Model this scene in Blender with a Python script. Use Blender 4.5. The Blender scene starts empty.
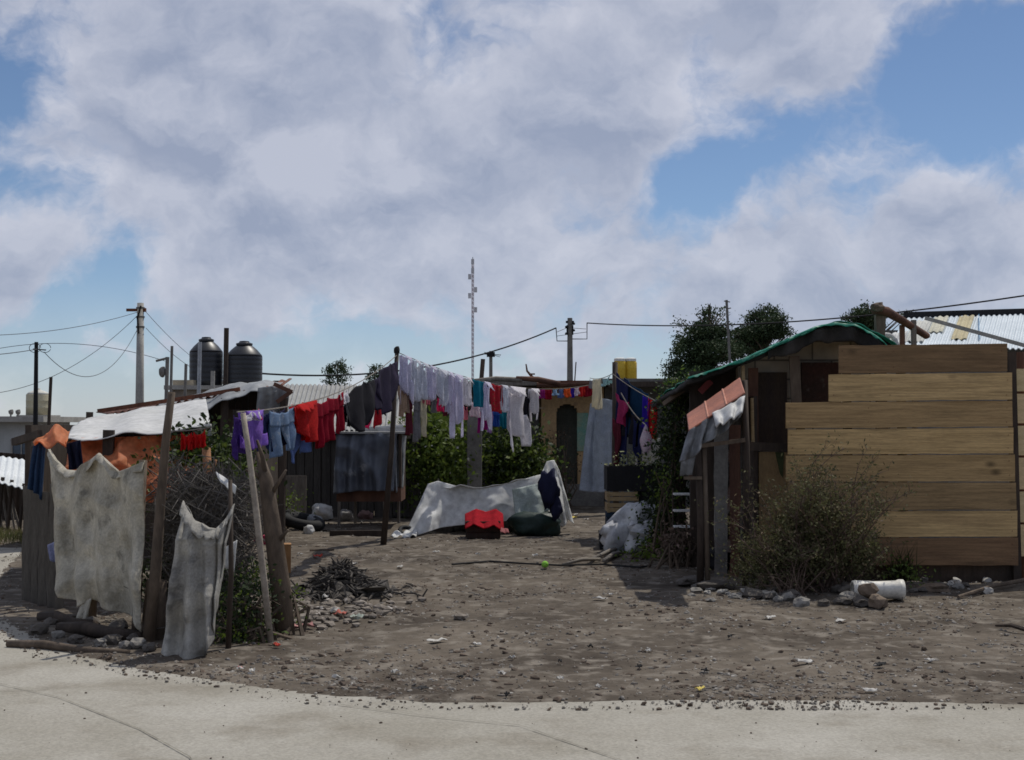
import bpy, bmesh, math, random
from mathutils import Vector, Matrix, noise as mn
random.seed(7)
R = math.radians
S = bpy.context.scene
C = S.collection

# ------------------------------------------------------------------ camera, world, sun, exposure
F = 1422.2; CH = 1.6; PITCH = R(1.81)
cam_d = bpy.data.cameras.new('camera'); cam = bpy.data.objects.new('camera', cam_d); C.objects.link(cam)
cam_d.lens = 50; cam_d.sensor_width = 36; cam_d.clip_end = 4000; cam_d.clip_start = 0.1
cam.location = (0, 0, CH); cam.rotation_euler = (math.pi/2 + PITCH, 0, 0)
S.camera = cam
S.render.resolution_x = 1024; S.render.resolution_y = 760
S.view_settings.view_transform = 'Standard'; S.view_settings.look = 'None'
S.view_settings.gamma = 1; S.view_settings.use_curve_mapping = False
S.view_settings.exposure = -0.42
SUN_EL, SUN_AZ = R(60), R(38)          # azimuth measured from +Y (view direction) towards +X
sd = bpy.data.lights.new('sun', 'SUN'); so = bpy.data.objects.new('sun', sd); C.objects.link(so)
sd.energy = 4.0; sd.angle = R(0.6); sd.color = (1, .95, .86)
sv = Vector((math.sin(SUN_AZ)*math.cos(SUN_EL), math.cos(SUN_AZ)*math.cos(SUN_EL), math.sin(SUN_EL)))
so.rotation_euler = sv.to_track_quat('Z', 'Y').to_euler(); so.location = (6, 6, 20)

def ray(px, py):
    r, u = (px-512)/F, (380-py)/F
    return Vector((r, math.cos(PITCH) - u*math.sin(PITCH), math.sin(PITCH) + u*math.cos(PITCH)))
def P(px, py, Y):                      # the place seen at this pixel, Y metres ahead
    d = ray(px, py); return Vector((0, 0, CH)) + d*(Y/d.y)
def G(px, py, z=0.0):                  # the place on the ground
    d = ray(px, py); return Vector((0, 0, CH)) + d*((z-CH)/d.z)
def proj(p):
    q = Vector(p) - Vector((0, 0, CH))
    c, s = math.cos(PITCH), math.sin(PITCH)
    dep = q.y*c + q.z*s; up = -q.y*s + q.z*c
    return 512 + F*q.x/dep, 380 - F*up/dep
def pxm(Y): return Y/F                 # metres per pixel at Y

W = bpy.data.worlds.new('World'); S.world = W; W.use_nodes = True
nt = W.node_tree; N = nt.nodes; L = nt.links
for n in list(N): N.remove(n)
def nd(t, **k):
    n = N.new(t)
    for a, b in k.items(): setattr(n, a, b)
    return n
out = nd('ShaderNodeOutputWorld'); bg = nd('ShaderNodeBackground'); bg.inputs['Strength'].default_value = 0.1
sky = nd('ShaderNodeTexSky', sky_type='NISHITA', sun_disc=False, sun_elevation=SUN_EL, sun_rotation=SUN_AZ, altitude=2300, air_density=1.0, dust_density=0.5, ozone_density=1.5)
tc = nd('ShaderNodeTexCoord')
def vm(op, a, b=None, sc=None):
    n = nd('ShaderNodeVectorMath', operation=op)
    for i, v in enumerate((a, b)):
        if v is None: continue
        if hasattr(v, 'is_linked'): L.new(v, n.inputs[i])
        else: n.inputs[i].default_value = v
    if sc is not None: n.inputs['Scale'].default_value = sc
    return n.outputs['Value'] if op in ('DISTANCE', 'LENGTH', 'DOT_PRODUCT') else n.outputs['Vector']
def ma(op, a, b=None, clamp=False):
    n = nd('ShaderNodeMath', operation=op, use_clamp=clamp)
    for i, v in enumerate((a, b)):
        if v is None: continue
        if hasattr(v, 'is_linked'): L.new(v, n.inputs[i])
        else: n.inputs[i].default_value = v
    return n.outputs[0]
def mr(v, a, b, c=0, d=1, kind='SMOOTHSTEP'):
    n = nd('ShaderNodeMapRange', interpolation_type=kind); L.new(v, n.inputs['Value'])
    for k, x in zip(('From Min', 'From Max', 'To Min', 'To Max'), (a, b, c, d)): n.inputs[k].default_value = x
    return n.outputs['Result']
def nz(vec, sc, det=6, ro=.55, out_='Fac', dist=0):
    n = nd('ShaderNodeTexNoise'); L.new(vec, n.inputs['Vector']); n.inputs['Scale'].default_value = sc
    n.inputs['Detail'].default_value = det; n.inputs['Roughness'].default_value = ro; n.inputs['Distortion'].default_value = dist
    return n.outputs[out_]
dirv = vm('NORMALIZE', tc.outputs['Generated'])
warp = vm('SCALE', vm('SUBTRACT', nz(dirv, 8, 5, .6, 'Color'), (.5, .5, .5)), sc=.09)
wv = vm('ADD', dirv, warp)
def billow(v): return nz(vm('MULTIPLY', v, (1, 1, 1.45)), 8.5, 9, .58)
d0 = billow(wv); d1 = billow(vm('ADD', wv, (.010, 0, .024)))          # the second sample lies towards the sun
base = nz(vm('MULTIPLY', wv, (1, 1, 1.6)), 4.2, 8, .58)
acc = ma('ADD', ma('MULTIPLY', ma('SUBTRACT', base, .5), 2.5), ma('MULTIPLY', ma('SUBTRACT', d0, .5), 2.9))
blobs = [  # px, py, radius px, weight : where the day's clouds and gaps stood
 (20, 80, 75, -.75), (840, 150, 160, -.46), (970, 80, 120, -.40), (880, 120, 40, .35), (700, 190, 50, -.3), (720, 150, 90, -.42), (1010, 160, 90, -.5),
 (50, 345, 85, -.5), (140, 300, 100, -.5), (260, 335, 90, -.45), (5, 185, 40, -.5), (360, 340, 110, -.25),
 (660, 205, 60, -.5), (870, 262, 42, -.5), (690, 175, 60, -.4), (640, 330, 120, -.15),
 (15, 250, 70, .6), (130, 110, 130, .5), (320, 140, 230, .6), (480, 230, 170, .45), (570, 210, 110, .4), (330, 320, 80, -.35), (60, 210, 45, -.35), (455, 330, 60, -.3), (600, 60, 140, .4),
 (790, 40, 90, .8), (860, 30, 60, .4), (790, 250, 90, .7), (960, 240, 85, .75), (620, 290, 120, .4), (850, 300, 140, .4), (180, 230, 120, .4),
 (200, 320, 60, .25), (90, 350, 40, .45), (40, 130, 60, .45), (965, 5, 50, .5), (250, 20, 200, .4)]
for bx_, by_, br, bw in blobs:
    c = ray(bx_, by_).normalized()
    dd = vm('DISTANCE', wv, tuple(c))
    acc = ma('ADD', acc, mr(dd, 0, br*1.25/F, bw, 0))
acc = ma('ADD', acc, .12)
sep = nd('ShaderNodeSeparateXYZ'); L.new(dirv, sep.inputs[0])
lowhaze = mr(sep.outputs[2], .10, .0, 0, .62, 'LINEAR')
cov = ma('MAXIMUM', mr(acc, -.42, .36), lowhaze)
lit = ma('ADD', ma('MULTIPLY', ma('SUBTRACT', d0, d1), 4.2), .42, True)
rim = mr(acc, .9, .05)                                     # thin rims glow, thick middles grey
lum = ma('ADD', ma('MULTIPLY', lit, .62), ma('MULTIPLY', rim, .34), True)
cm = nd('ShaderNodeMix', data_type='RGBA'); L.new(lum, cm.inputs['Factor'])
cm.inputs[6].default_value = (4.3, 4.9, 6.5, 1); cm.inputs[7].default_value = (8.7, 8.9, 10.0, 1)
# sky itself: a little deeper at height
tint = nd('ShaderNodeMix', data_type='RGBA', blend_type='MULTIPLY'); tint.inputs['Factor'].default_value = 1
L.new(sky.outputs[0], tint.inputs[6]); tint.inputs[7].default_value = (.98, 1.03, 1.10, 1)
fin = nd('ShaderNodeMix', data_type='RGBA'); L.new(ma('MULTIPLY', cov, .90), fin.inputs['Factor'])
L.new(tint.outputs[2], fin.inputs[6]); L.new(cm.outputs[2], fin.inputs[7])
L.new(fin.outputs[2], bg.inputs['Color']); L.new(bg.outputs[0], out.inputs['Surface'])
S.render.engine = 'CYCLES'; S.cycles.filter_width = 1.65

# ------------------------------------------------------------------ materials
MC = {}
def M(name, c1, c2=None, scale=3, rough=.85, bump=.3, bscale=40, metal=0, trans=0, c3=None, stretch=(1, 1, 1), det=6, contrast=(.35, .65), spec=.3, c3amt=(.58, .70), c3scale=None):
    if name in MC: return MC[name]
    m = bpy.data.materials.new(name); m.use_nodes = True; t = m.node_tree; n = t.nodes; l = t.links
    b = n['Principled BSDF']; b.inputs['Roughness'].default_value = rough; b.inputs['Metallic'].default_value = metal
    b.inputs['Specular IOR Level'].default_value = spec
    co = n.new('ShaderNodeTexCoord'); mp = n.new('ShaderNodeMapping'); mp.inputs['Scale'].default_value = stretch
    l.new(co.outputs['Object'], mp.inputs['Vector'])
    def no(s, d=6, r=.6):
        x = n.new('ShaderNodeTexNoise'); x.inputs['Scale'].default_value = s; x.inputs['Detail'].default_value = d; x.inputs['Roughness'].default_value = r
        l.new(mp.outputs[0], x.inputs['Vector']); return x.outputs['Fac']
    def rmp(v, a, bb):
        x = n.new('ShaderNodeMapRange'); l.new(v, x.inputs['Value']); x.inputs['From Min'].default_value = a; x.inputs['From Max'].default_value = bb; return x.outputs[0]
    c2 = c2 or tuple(x*.7 for x in c1)
    mx = n.new('ShaderNodeMix'); mx.data_type = 'RGBA'; l.new(rmp(no(scale, det), *contrast), mx.inputs['Factor'])
    mx.inputs[6].default_value = (*c1, 1); mx.inputs[7].default_value = (*c2, 1)
    col = mx.outputs[2]
    if c3:
        m3 = n.new('ShaderNodeMix'); m3.data_type = 'RGBA'; l.new(rmp(no(c3scale or scale*2.7, 5), *c3amt), m3.inputs['Factor'])
        l.new(col, m3.inputs[6]); m3.inputs[7].default_value = (*c3, 1); col = m3.outputs[2]
    fine = n.new('ShaderNodeMix'); fine.data_type = 'RGBA'; fine.blend_type = 'MULTIPLY'; fine.inputs['Factor'].default_value = .55
    g = n.new('ShaderNodeMapRange'); l.new(no(bscale, 4), g.inputs['Value']); g.inputs['From Min'].default_value = .3; g.inputs['From Max'].default_value = .7
    g.inputs['To Min'].default_value = .55; g.inputs['To Max'].default_value = 1.25
    l.new(col, fine.inputs[6]); l.new(g.outputs[0], fine.inputs[7]); col = fine.outputs[2]
    l.new(col, b.inputs['Base Color'])
    if bump:
        bp = n.new('ShaderNodeBump'); bp.inputs['Strength'].default_value = bump; bp.inputs['Distance'].default_value = .01
        l.new(no(bscale*.6, 6), bp.inputs['Height']); l.new(bp.outputs[0], b.inputs['Normal'])
    if trans:
        tr = n.new('ShaderNodeBsdfTranslucent'); l.new(col, tr.inputs['Color'])
        ms = n.new('ShaderNodeMixShader'); ms.inputs[0].default_value = trans
        l.new(b.outputs[0], ms.inputs[1]); l.new(tr.outputs[0], ms.inputs[2]); l.new(ms.outputs[0], n['Material Output'].inputs['Surface'])
    MC[name] = m; return m
def cloth(name, c, dark=.75, trans=.48, c3=None):
    c = tuple(min(.92, q*1.12) for q in c)
    return M('cloth_'+name, c, tuple(x*dark for x in c), scale=6, rough=.95, bump=.15, bscale=60, trans=trans, c3=c3, spec=.1)

# ------------------------------------------------------------------ mesh builder
def ico(sub):
    bm = bmesh.new(); bmesh.ops.create_icosphere(bm, subdivisions=sub, radius=1)
    v = [x.co.copy() for x in bm.verts]; f = [[y.index for y in x.verts] for x in bm.faces]; bm.free(); return v, f
ICO = {1: ico(1), 2: ico(2), 3: ico(3)}
def nv3(p, s, seed=0): return mn.noise(Vector(p)*s + Vector((seed*13.1, seed*7.7, seed*3.3)))
def fr(p, s, seed=0, o=4): return mn.fractal(Vector(p)*s + Vector((seed*13.1, seed*7.7, seed*3.3)), .9, 2.1, o)

class MB:
    def __init__(s): s.v = []; s.f = []
    def add(s, vs, fs):
        o = len(s.v); s.v += [Vector(x) for x in vs]; s.f += [[i+o for i in f] for f in fs]; return s
    def box(s, c, size, rot=None):
        c = Vector(c); hx, hy, hz = (x/2 for x in size); m = rot or Matrix.Identity(3)
        vs = [c + m @ Vector((x*hx, y*hy, z*hz)) for x in (-1, 1) for y in (-1, 1) for z in (-1, 1)]
        return s.add(vs, [(0, 1, 3, 2), (4, 6, 7, 5), (0, 4, 5, 1), (2, 3, 7, 6), (0, 2, 6, 4), (1, 5, 7, 3)])
    def board(s, a, b, w, t, up=Vector((0, 0, 1)), rough=0.0, seg=1):  # w across 'up', t the other way
        a, b = Vector(a), Vector(b); d = (b-a).normalized(); n = d.cross(up)
        if n.length < 1e-3: n = d.cross(Vector((0, 1, 0)))
        n.normalize(); u = n.cross(d).normalized()
        vs = []; fs = []
        for i in range(seg+1):
            c = a.lerp(b, i/seg)
            for (q, r) in ((-1, -1), (1, -1), (1, 1), (-1, 1)):
                j = rough*nv3(c + u*q*.3 + n*r*.1, 5)
                vs.append(c + u*(q*w/2 + j*(1 if q > 0 else -1)) + n*(r*t/2))
        for i in range(seg):
            for k in range(4):
                fs.append((i*4+k, i*4+(k+1) % 4, (i+1)*4+(k+1) % 4, (i+1)*4+k))
        fs += [(3, 2, 1, 0), tuple(seg*4+k for k in range(4))]
        return s.add(vs, fs)
    def tube(s, pts, r, n=7, wob=0, cap=True, seed=0):
        pts = [Vector(p) for p in pts]; m = len(pts)
        rr = r if isinstance(r, (list, tuple)) else [r]*m
        vs = []; fs = []; ref = None
        for i, p in enumerate(pts):
            d = (pts[min(i+1, m-1)] - pts[max(i-1, 0)]).normalized()
            if ref is None: ref = d.orthogonal().normalized()
            ref = (ref - d*ref.dot(d))
            ref = ref.normalized() if ref.length > 1e-5 else d.orthogonal().normalized()
            q = d.cross(ref)
            for k in range(n):
                a = 2*math.pi*k/n
                e = ref*math.cos(a) + q*math.sin(a)
                w = 1 + (wob*nv3(p*3 + e*.8, 1.5, seed) if wob else 0)
                vs.append(p + e*rr[i]*w)
        for i in range(m-1):
            for k in range(n): fs.append((i*n+k, i*n+(k+1) % n, (i+1)*n+(k+1) % n, (i+1)*n+k))
        if cap: fs += [tuple(range(n))[::-1], tuple((m-1)*n+k for k in range(n))]
        return s.add(vs, fs)
    def lathe(s, c, prof, n=24, rib=0, ribn=0):
        c = Vector(c); vs = []; fs = []
        for (r, z) in prof:
            for k in range(n):
                a = 2*math.pi*k/n; q = r*(1 + rib*math.cos(ribn*a)); vs.append(c + Vector((q*math.cos(a), q*math.sin(a), z)))
        for i in range(len(prof)-1):
            for k in range(n): fs.append((i*n+k, i*n+(k+1) % n, (i+1)*n+(k+1) % n, (i+1)*n+k))
        fs += [tuple(range(n))[::-1], tuple((len(prof)-1)*n+k for k in range(n))]
        return s.add(vs, fs)
    def blob(s, c, r, sub=2, amp=.25, fq=1.6, seed=0, rot=0):
        c = Vector(c); r = r if isinstance(r, (tuple, list)) else (r, r, r)
        v, f = ICO[sub]; m = Matrix.Rotation(rot, 3, 'Z')
        vs = []
        for x in v:
            k = 1 + amp*mn.noise(x*fq + Vector((seed*5.3, seed*3.1, seed*1.7)))*1.6
            vs.append(c + m @ Vector((x.x*r[0]*k, x.y*r[1]*k, x.z*r[2]*k)))
        return s.add(vs, f)
    def surf(s, fn, nu, nv_, th=0.008):       # a sheet with thickness; fn(u,v) -> Vector
        g = [[fn(i/nu, j/nv_) for i in range(nu+1)] for j in range(nv_+1)]
        vs = []; 
        for side in (0, 1):
            for j in range(nv_+1):
                for i in range(nu+1):
                    du = g[j][min(i+1, nu)] - g[j][max(i-1, 0)]; dv = g[min(j+1, nv_)][i] - g[max(j-1, 0)][i]
                    n = du.cross(dv); n = n.normalized() if n.length > 1e-9 else Vector((0, 1, 0))
                    vs.append(g[j][i] + n*(th/2 if side else -th/2))
        K = (nu+1)*(nv_+1); fs = []
        for j in range(nv_):
            for i in range(nu):
                a = j*(nu+1)+i; b = a+1; c = a+nu+2; d = a+nu+1
                fs += [(a, d, c, b), (K+a, K+b, K+c, K+d)]
        for i in range(nu):
            a = i; b = i+1; fs.append((a, b, K+b, K+a))
            a = nv_*(nu+1)+i; b = a+1; fs.append((b, a, K+a, K+b))
        for j in range(nv_):
            a = j*(nu+1); b = a+nu+1; fs.append((b, a, K+a, K+b))
            a = j*(nu+1)+nu; b = a+nu+1; fs.append((a, b, K+b, K+a))
        return s.add(vs, fs)
    def leaf(s, c, size, dirv=None, asp=.5):
        d = Vector((random.gauss(0, 1), random.gauss(0, 1), random.gauss(0, 1))).normalized() if dirv is None else dirv
        e = d.orthogonal().normalized(); e.rotate(Matrix.Rotation(random.random()*6.28, 3, d)) if hasattr(e, 'rotate') else None
        c = Vector(c)
        return s.add([c - d*size*.5, c + e*size*asp*.5 + d*size*.05, c + d*size*.5, c - e*size*asp*.5 + d*size*.05], [(0, 1, 2, 3)])
    def build(s, name, mat, parent=None, origin=None, smooth=False):
        me = bpy.data.meshes.new(name)
        o = Vector(origin) if origin is not None else (parent_world(parent) if parent is not None else s.base())
        me.from_pydata([v - o for v in s.v], [], s.f); me.update()
        if smooth:
            for p in me.polygons: p.use_smooth = True
        me.materials.append(mat)
        ob = bpy.data.objects.new(name, me); C.objects.link(ob)
        if parent is not None:
            ob.parent = parent; ob.location = o - parent_world(parent)
        else: ob.location = o
        return ob
    def base(s):
        n = len(s.v); z = min(v.z for v in s.v)
        return Vector((sum(v.x for v in s.v)/n, sum(v.y for v in s.v)/n, z))
def parent_world(o):
    p = Vector(o.location)
    while o.parent: o = o.parent; p += o.location
    return p
def tag(o, label=None, cat=None, group=None, kind=None):
    if label: o['label'] = label
    if cat: o['category'] = cat
    if group: o['group'] = group
    if kind: o['kind'] = kind
    return o
def thing(name, loc, label, cat, group=None):
    o = bpy.data.objects.new(name, None); C.objects.link(o); o.location = loc; o.empty_display_size = .2
    return tag(o, label, cat, group)

def pl(pts, t):          # sample a polyline of Vectors by index fraction weighted by length
    ls = [0]
    for a, b in zip(pts, pts[1:]): ls.append(ls[-1] + (b-a).length)
    x = t*ls[-1]
    for i in range(len(pts)-1):
        if x <= ls[i+1] or i == len(pts)-2:
            return pts[i].lerp(pts[i+1], (x-ls[i])/max(1e-9, ls[i+1]-ls[i]))
def drape(mb, top, bot, nu=40, nv_=30, folds=0.03, fq=9, wr=0.02, wq=6, seed=0, th=.008, belly=0, nrm=Vector((0, -1, 0))):
    top = [P(*q) if not isinstance(q, Vector) else q for q in top]; bot = [P(*q) if not isinstance(q, Vector) else q for q in bot]
    def fn(u, v):
        p = pl(top, u).lerp(pl(bot, u), v)
        k = folds*math.sin(u*fq*6.28/2 + 1.7*mn.noise(Vector((u*4, v*1.5, seed))))*(.35+.65*v)
        k += wr*(.45*fr((p.x, p.y*.3, p.z), wq, seed) + 1.5*(.25 - abs(nv3((p.x, p.y*.3, p.z), wq*.8, seed+2)))) + belly*math.sin(v*3.14)*math.sin(u*3.14)
        return p + nrm*k
    return mb.surf(fn, nu, nv_, th)

def crown(mb, lobes, n, size, asp=.55, shell=.55, droop=0, spray=2.3):
    """leaves in many small sprays spread through the volume of several lobes"""
    tot = sum(r[0]*r[1]*r[2] for c, r in lobes)
    for c, r in lobes:
        k = max(1, int(n*(r[0]*r[1]*r[2])/tot)); c = Vector(c)
        ns = max(3, k//26)
        for _ in range(ns):
            d = Vector((random.gauss(0, 1), random.gauss(0, 1), random.gauss(0, 1))).normalized()
            q = (shell + (1-shell)*random.random())**.7 * (.72 + .36*random.random())
            sc = c + Vector((d.x*r[0], d.y*r[1], d.z*r[2]))*q
            sp = size*spray
            for _ in range(26):
                o = Vector((random.gauss(0, sp), random.gauss(0, sp), random.gauss(0, sp*.6) - droop*random.random()*sp*2))
                mb.leaf(sc + o, size*random.uniform(.6, 1.3), asp=asp)
def twigs(mb, base, n, h, spread, r=.006, seg=5, curve=.3, nside=3, low=0.5, lean=Vector((0, 0, 0))):
    ends = []
    for _ in range(n):
        b = Vector(base) + Vector((random.gauss(0, spread*.15), random.gauss(0, spread*.12), 0))
        a = random.uniform(0, 6.28); tilt = abs(random.gauss(0, 1))
        d = Vector((math.cos(a)*spread*tilt, math.sin(a)*spread*.7*tilt, h*random.uniform(low, 1)))
        pts = []
        kk = Vector((random.gauss(0, curve), random.gauss(0, curve), random.gauss(0, curve*.5)))*h*.4
        for i in range(seg+1):
            t = i/seg; pts.append(b + d*t + (kk+lean)*t*t - Vector((0, 0, h*.12*tilt*t*t)))
        mb.tube(pts, [r*(1-.75*i/seg) for i in range(seg+1)], nside, cap=False)
        ends.append(pts)
    return ends
# ------------------------------------------------------------------ ground and road
def interp(x, pts):
    if x <= pts[0][0]: return pts[0][1]
    for (a, b), (c, d) in zip(pts, pts[1:]):
        if x <= c: return b + (d-b)*(x-a)/(c-a)
    return pts[-1][1]
EDGE = sorted([(G(px, py).x, G(px, py).y) for px, py in ((1024, 702), (860, 699), (700, 697), (560, 699), (430, 700), (300, 692), (230, 680), (150, 668), (60, 650))])
EDGE = [(a_, b_-.09) for a_, b_ in EDGE]
EDGE = [(-40, EDGE[0][1]+.3)] + EDGE + [(40, 7.9)]
SIDE = [(9, -2.6), (10, -3.1), (11, -3.75), (12, -4.35), (13, -4.75), (14.5, -5.25), (18.5, -6.3), (24, -7)]
def rs(x, y):
    return max(interp(x, EDGE) - y, min(interp(y, SIDE) - x, 18.6 - y + .3*nv3((x, y, 0), .4)))
def gz(x, y):
    s = rs(x, y)
    far = max(0, min(1, (abs(x)-20)/40)) + max(0, min(1, (y-34)/40))
    b = .035*fr((x, y, 0), .55, 1) + .016*fr((x, y, 0), 2.6, 2) + .007*nv3((x, y, 0), 9, 3)
    b *= max(0, 1-far)
    if s > .35: return -.05
    if s > -.5:
        k = (s+.5)/.85
        e = .012 - .10*s + .007*fr((x, y, 0), 1.7, 4) + .010*nv3((x, y, 0), 7, 5) - .03*max(0, s)/.35
        return max(b*(1-k) + e*k, (.016 + .007*nv3((x, y, 0), 6, 5)) if s > -.34 else -1) if s < 0 else e - .035*max(0, s)/.35
    return b + .010*nv3((x, y, 0), 5.5, 9)*(1-far) + .006
def axis(lo, hi, step, far, g=1.28):
    a = [lo + i*step for i in range(int((hi-lo)/step)+1)]
    st = step; x = a[-1]; up = []
    while x < far: st *= g; x += st; up.append(x)
    st = step; x = a[0]; dn = []
    while x > -far: st *= g; x -= st; dn.append(x)
    return dn[::-1] + a + up
def gridmesh(xs, ys, zf, keep=None):
    mb = MB(); idx = {}; nx = len(xs)
    vs = [Vector((x, y, zf(x, y))) for y in ys for x in xs]
    fs = []
    for j in range(len(ys)-1):
        for i in range(nx-1):
            if keep and not keep((xs[i]+xs[i+1])/2, (ys[j]+ys[j+1])/2): continue
            fs.append((j*nx+i, j*nx+i+1, (j+1)*nx+i+1, (j+1)*nx+i))
    if keep:
        used = sorted({i for f in fs for i in f}); mp = {u: k for k, u in enumerate(used)}
        vs = [vs[u] for u in used]; fs = [[mp[i] for i in f] for f in fs]
    return mb.add(vs, fs)
dirt = M('bare_dirt', (.150, .126, .100), (.058, .047, .037), scale=.8, rough=.95, bump=1.0, bscale=13, c3=(.205, .18, .15), c3amt=(.5, .66), c3scale=4.5, det=9, spec=.1)
gridmesh(axis(-9, 9, .085, 1500), axis(7.4, 25, .085, 1500), gz).build('ground', dirt, origin=(0, 0, 0), smooth=True)['kind'] = 'structure'
conc = M('road_concrete', (.38, .36, .315), (.29, .27, .225), scale=.9, rough=.9, bump=.3, bscale=60, c3=(.19, .165, .125), c3amt=(.52, .78), c3scale=1.3, det=9, spec=.2)
rx = sorted(set([-60, -40, -30, -22, -16, -12] + [-9 + i*.2 for i in range(91)] + [12, 16, 22, 30, 40, 60]))
ry = [-20, -10, -4, 0, 2, 4] + [5 + i*.2 for i in range(70)]
gridmesh(rx, ry, lambda x, y: .008 + .004*nv3((x, y, 0), .8), keep=lambda x, y: rs(x, y) > -.16).build('road', conc, origin=(0, 0, 0), smooth=True)['kind'] = 'structure'
jm = M('joint_dark', (.17, .155, .13), (.23, .21, .17), scale=8)
j = MB()
for line in (((0, 686), (60, 700), (140, 732), (190, 760), (210, 800)), ((-40, 694), (30, 692), (54, 690)), ((330, 706), (420, 718), (520, 728), (640, 770))):
    pts = [G(*q) for q in line]
    for a, b in zip(pts, pts[1:]):
        for k in range(8):
            p, q = a.lerp(b, k/8), a.lerp(b, (k+1)/8); d = (q-p).normalized(); n = Vector((-d.y, d.x, 0))*.003*(1+.9*nv3(p, 16))
            z = Vector((0, 0, .0165)); j.add([p-n+z, q-n+z, q+n+z, p+n+z], [(0, 1, 2, 3)])
j.build('road_joint', jm, origin=(0, 0, 0))['kind'] = 'structure'
# loose gravel and small litter pressed in the dirt: nobody could count it
def gravel(name, mat, n, region, size, label, flat=.6, sub=1, on_road=False):
    mb = MB(); v, f = ICO[1]; k = 0
    while k < n:
        x, y = region()
        s = rs(x, y)
        if s > (.3 if not on_road else 9): continue
        if not on_road and random.random() > .22 + 1.6*max(0, nv3((x, y, 0), .9, 3)+.15): continue
        r = size()*(.6 if s > 0 else 1)
        z = max(gz(x, y), .012 if s > 0 else -9)
        a = random.uniform(.6, 1.5); m = Matrix.Rotation(random.random()*6.28, 3, 'Z') @ Matrix.Rotation(random.gauss(0, .4), 3, 'X')
        sd_ = random.random()*50
        mb.add([Vector((x, y, z)) + m @ Vector((q.x*r*a, q.y*r/a, q.z*r*flat))*(1+.35*mn.noise(q*1.3 + Vector((sd_, 0, 0)))) for q in v], f); k += 1
    return tag(mb.build(name, mat, origin=(0, 0, 0)), label, 'gravel', kind='stuff')
def reg_yard():
    y = 8.0 + 16*random.random()**1.5
    return random.uniform(-.40, .40)*y, y
def reg_front():
    x = random.uniform(-3.2, 3.8); return x, interp(x, EDGE) + abs(random.gauss(0, .5)) - .015
sz = lambda lo, hi: (lambda: lo + (hi-lo)*random.random()**4)
gravel('gravel', M('stone_grey', (.24, .22, .195), (.12, .105, .09), scale=9, c3=(.36, .34, .31), c3amt=(.6, .7)), 8200, reg_yard, sz(.006, .026), 'loose grey gravel strewn over the bare dirt yard')
gravel('gravel', M('clod_brown', (.15, .11, .08), (.07, .052, .04), scale=9, bump=.6), 7800, reg_yard, sz(.006, .030), 'small brown clods of earth across the yard')
gravel('gravel', M('stone_pale', (.50, .47, .42), (.30, .27, .23), scale=7), 1500, reg_yard, sz(.005, .018), 'tiny pale stone chips scattered through the dirt')
gravel('gravel', M('grit_mix', (.26, .22, .18), (.13, .105, .085), scale=7, c3=(.4, .36, .3), c3amt=(.6, .66)), 1100, reg_front, sz(.004, .014), 'line of grit and crumbs along the edge of the road')
def reg_road():
    x = random.uniform(-4, 3.5); return x, random.uniform(6.3, 8.6)
gravel('gravel', M('stone_fleck', (.42, .39, .35), (.26, .235, .2), scale=9), 5000, reg_yard, sz(.003, .012), 'fine light grit sprinkled over the dirt yard')
gravel('gravel', MC['clod_brown'], 170, reg_road, sz(.004, .016), 'few dark crumbs of earth lying on the concrete road', on_road=True)

# ------------------------------------------------------------------ common materials
WD = M('wood_weathered', (.20, .155, .115), (.11, .082, .06), scale=5, stretch=(1, 1, .25), bump=.7, bscale=30)
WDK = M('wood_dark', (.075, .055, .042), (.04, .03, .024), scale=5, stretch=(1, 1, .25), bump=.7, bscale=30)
WGR = M('wood_grey', (.25, .225, .195), (.15, .13, .11), scale=6, stretch=(1, 1, .2), bump=.6, bscale=40)
WRD = M('wood_reddish', (.17, .085, .055), (.09, .045, .032), scale=5, stretch=(1, 1, .25), bump=.6)
WYE = M('wood_pale', (.42, .31, .17), (.30, .21, .11), scale=4, stretch=(.4, 1, 2.5), bump=.4)
BARK = M('bark', (.145, .108, .078), (.07, .052, .038), scale=8, stretch=(1, 1, .35), bump=1, bscale=30)
BLK = M('matt_black', (.018, .018, .020), (.012, .012, .013))  # near-black base colour for poles, cables, boxes and boards
CONC = M('concrete_pale', (.40, .385, .35), (.30, .285, .26), scale=3, bscale=30)
CBK = M('concrete_grey', (.22, .21, .19), (.14, .13, .12), scale=2.5, bscale=25)
GALV = M('galvanised', (.42, .44, .46), (.30, .31, .33), scale=6, rough=.5, metal=.3)
RUST = M('rusty_metal', (.20, .075, .04), (.09, .04, .028), scale=7, bump=.6)
TARPW = M('tarp_white', (.74, .74, .73), (.60, .60, .58), scale=1.6, rough=.6, bump=.25, bscale=14, trans=.22, c3=(.42, .41, .38), c3amt=(.58, .8))
TARPG = M('tarp_grey', (.40, .42, .43), (.27, .28, .29), scale=2.2, rough=.55, bump=.3, bscale=14, trans=.22)
TARPO = M('tarp_orange', (.88, .38, .18), (.70, .26, .12), scale=2.5, rough=.65, bump=.3, bscale=14, trans=.5)
SACK = M('sackcloth', (.68, .64, .54), (.40, .365, .29), scale=3.5, rough=.95, bump=.35, bscale=55, trans=.30, c3=(.13, .12, .10), c3amt=(.56, .74), c3scale=4.3)
SACK2 = M('sackcloth_grey', (.54, .52, .47), (.28, .265, .24), scale=3.5, rough=.95, bump=.35, bscale=55, trans=.28, c3=(.13, .125, .12), c3amt=(.55, .75), c3scale=7)
LEAF = M('leaf_green', (.11, .16, .03), (.05, .085, .018), scale=2.2, rough=.6, bump=0, trans=.35, c3=(.19, .23, .04), c3amt=(.5, .66), bscale=9)
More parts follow.
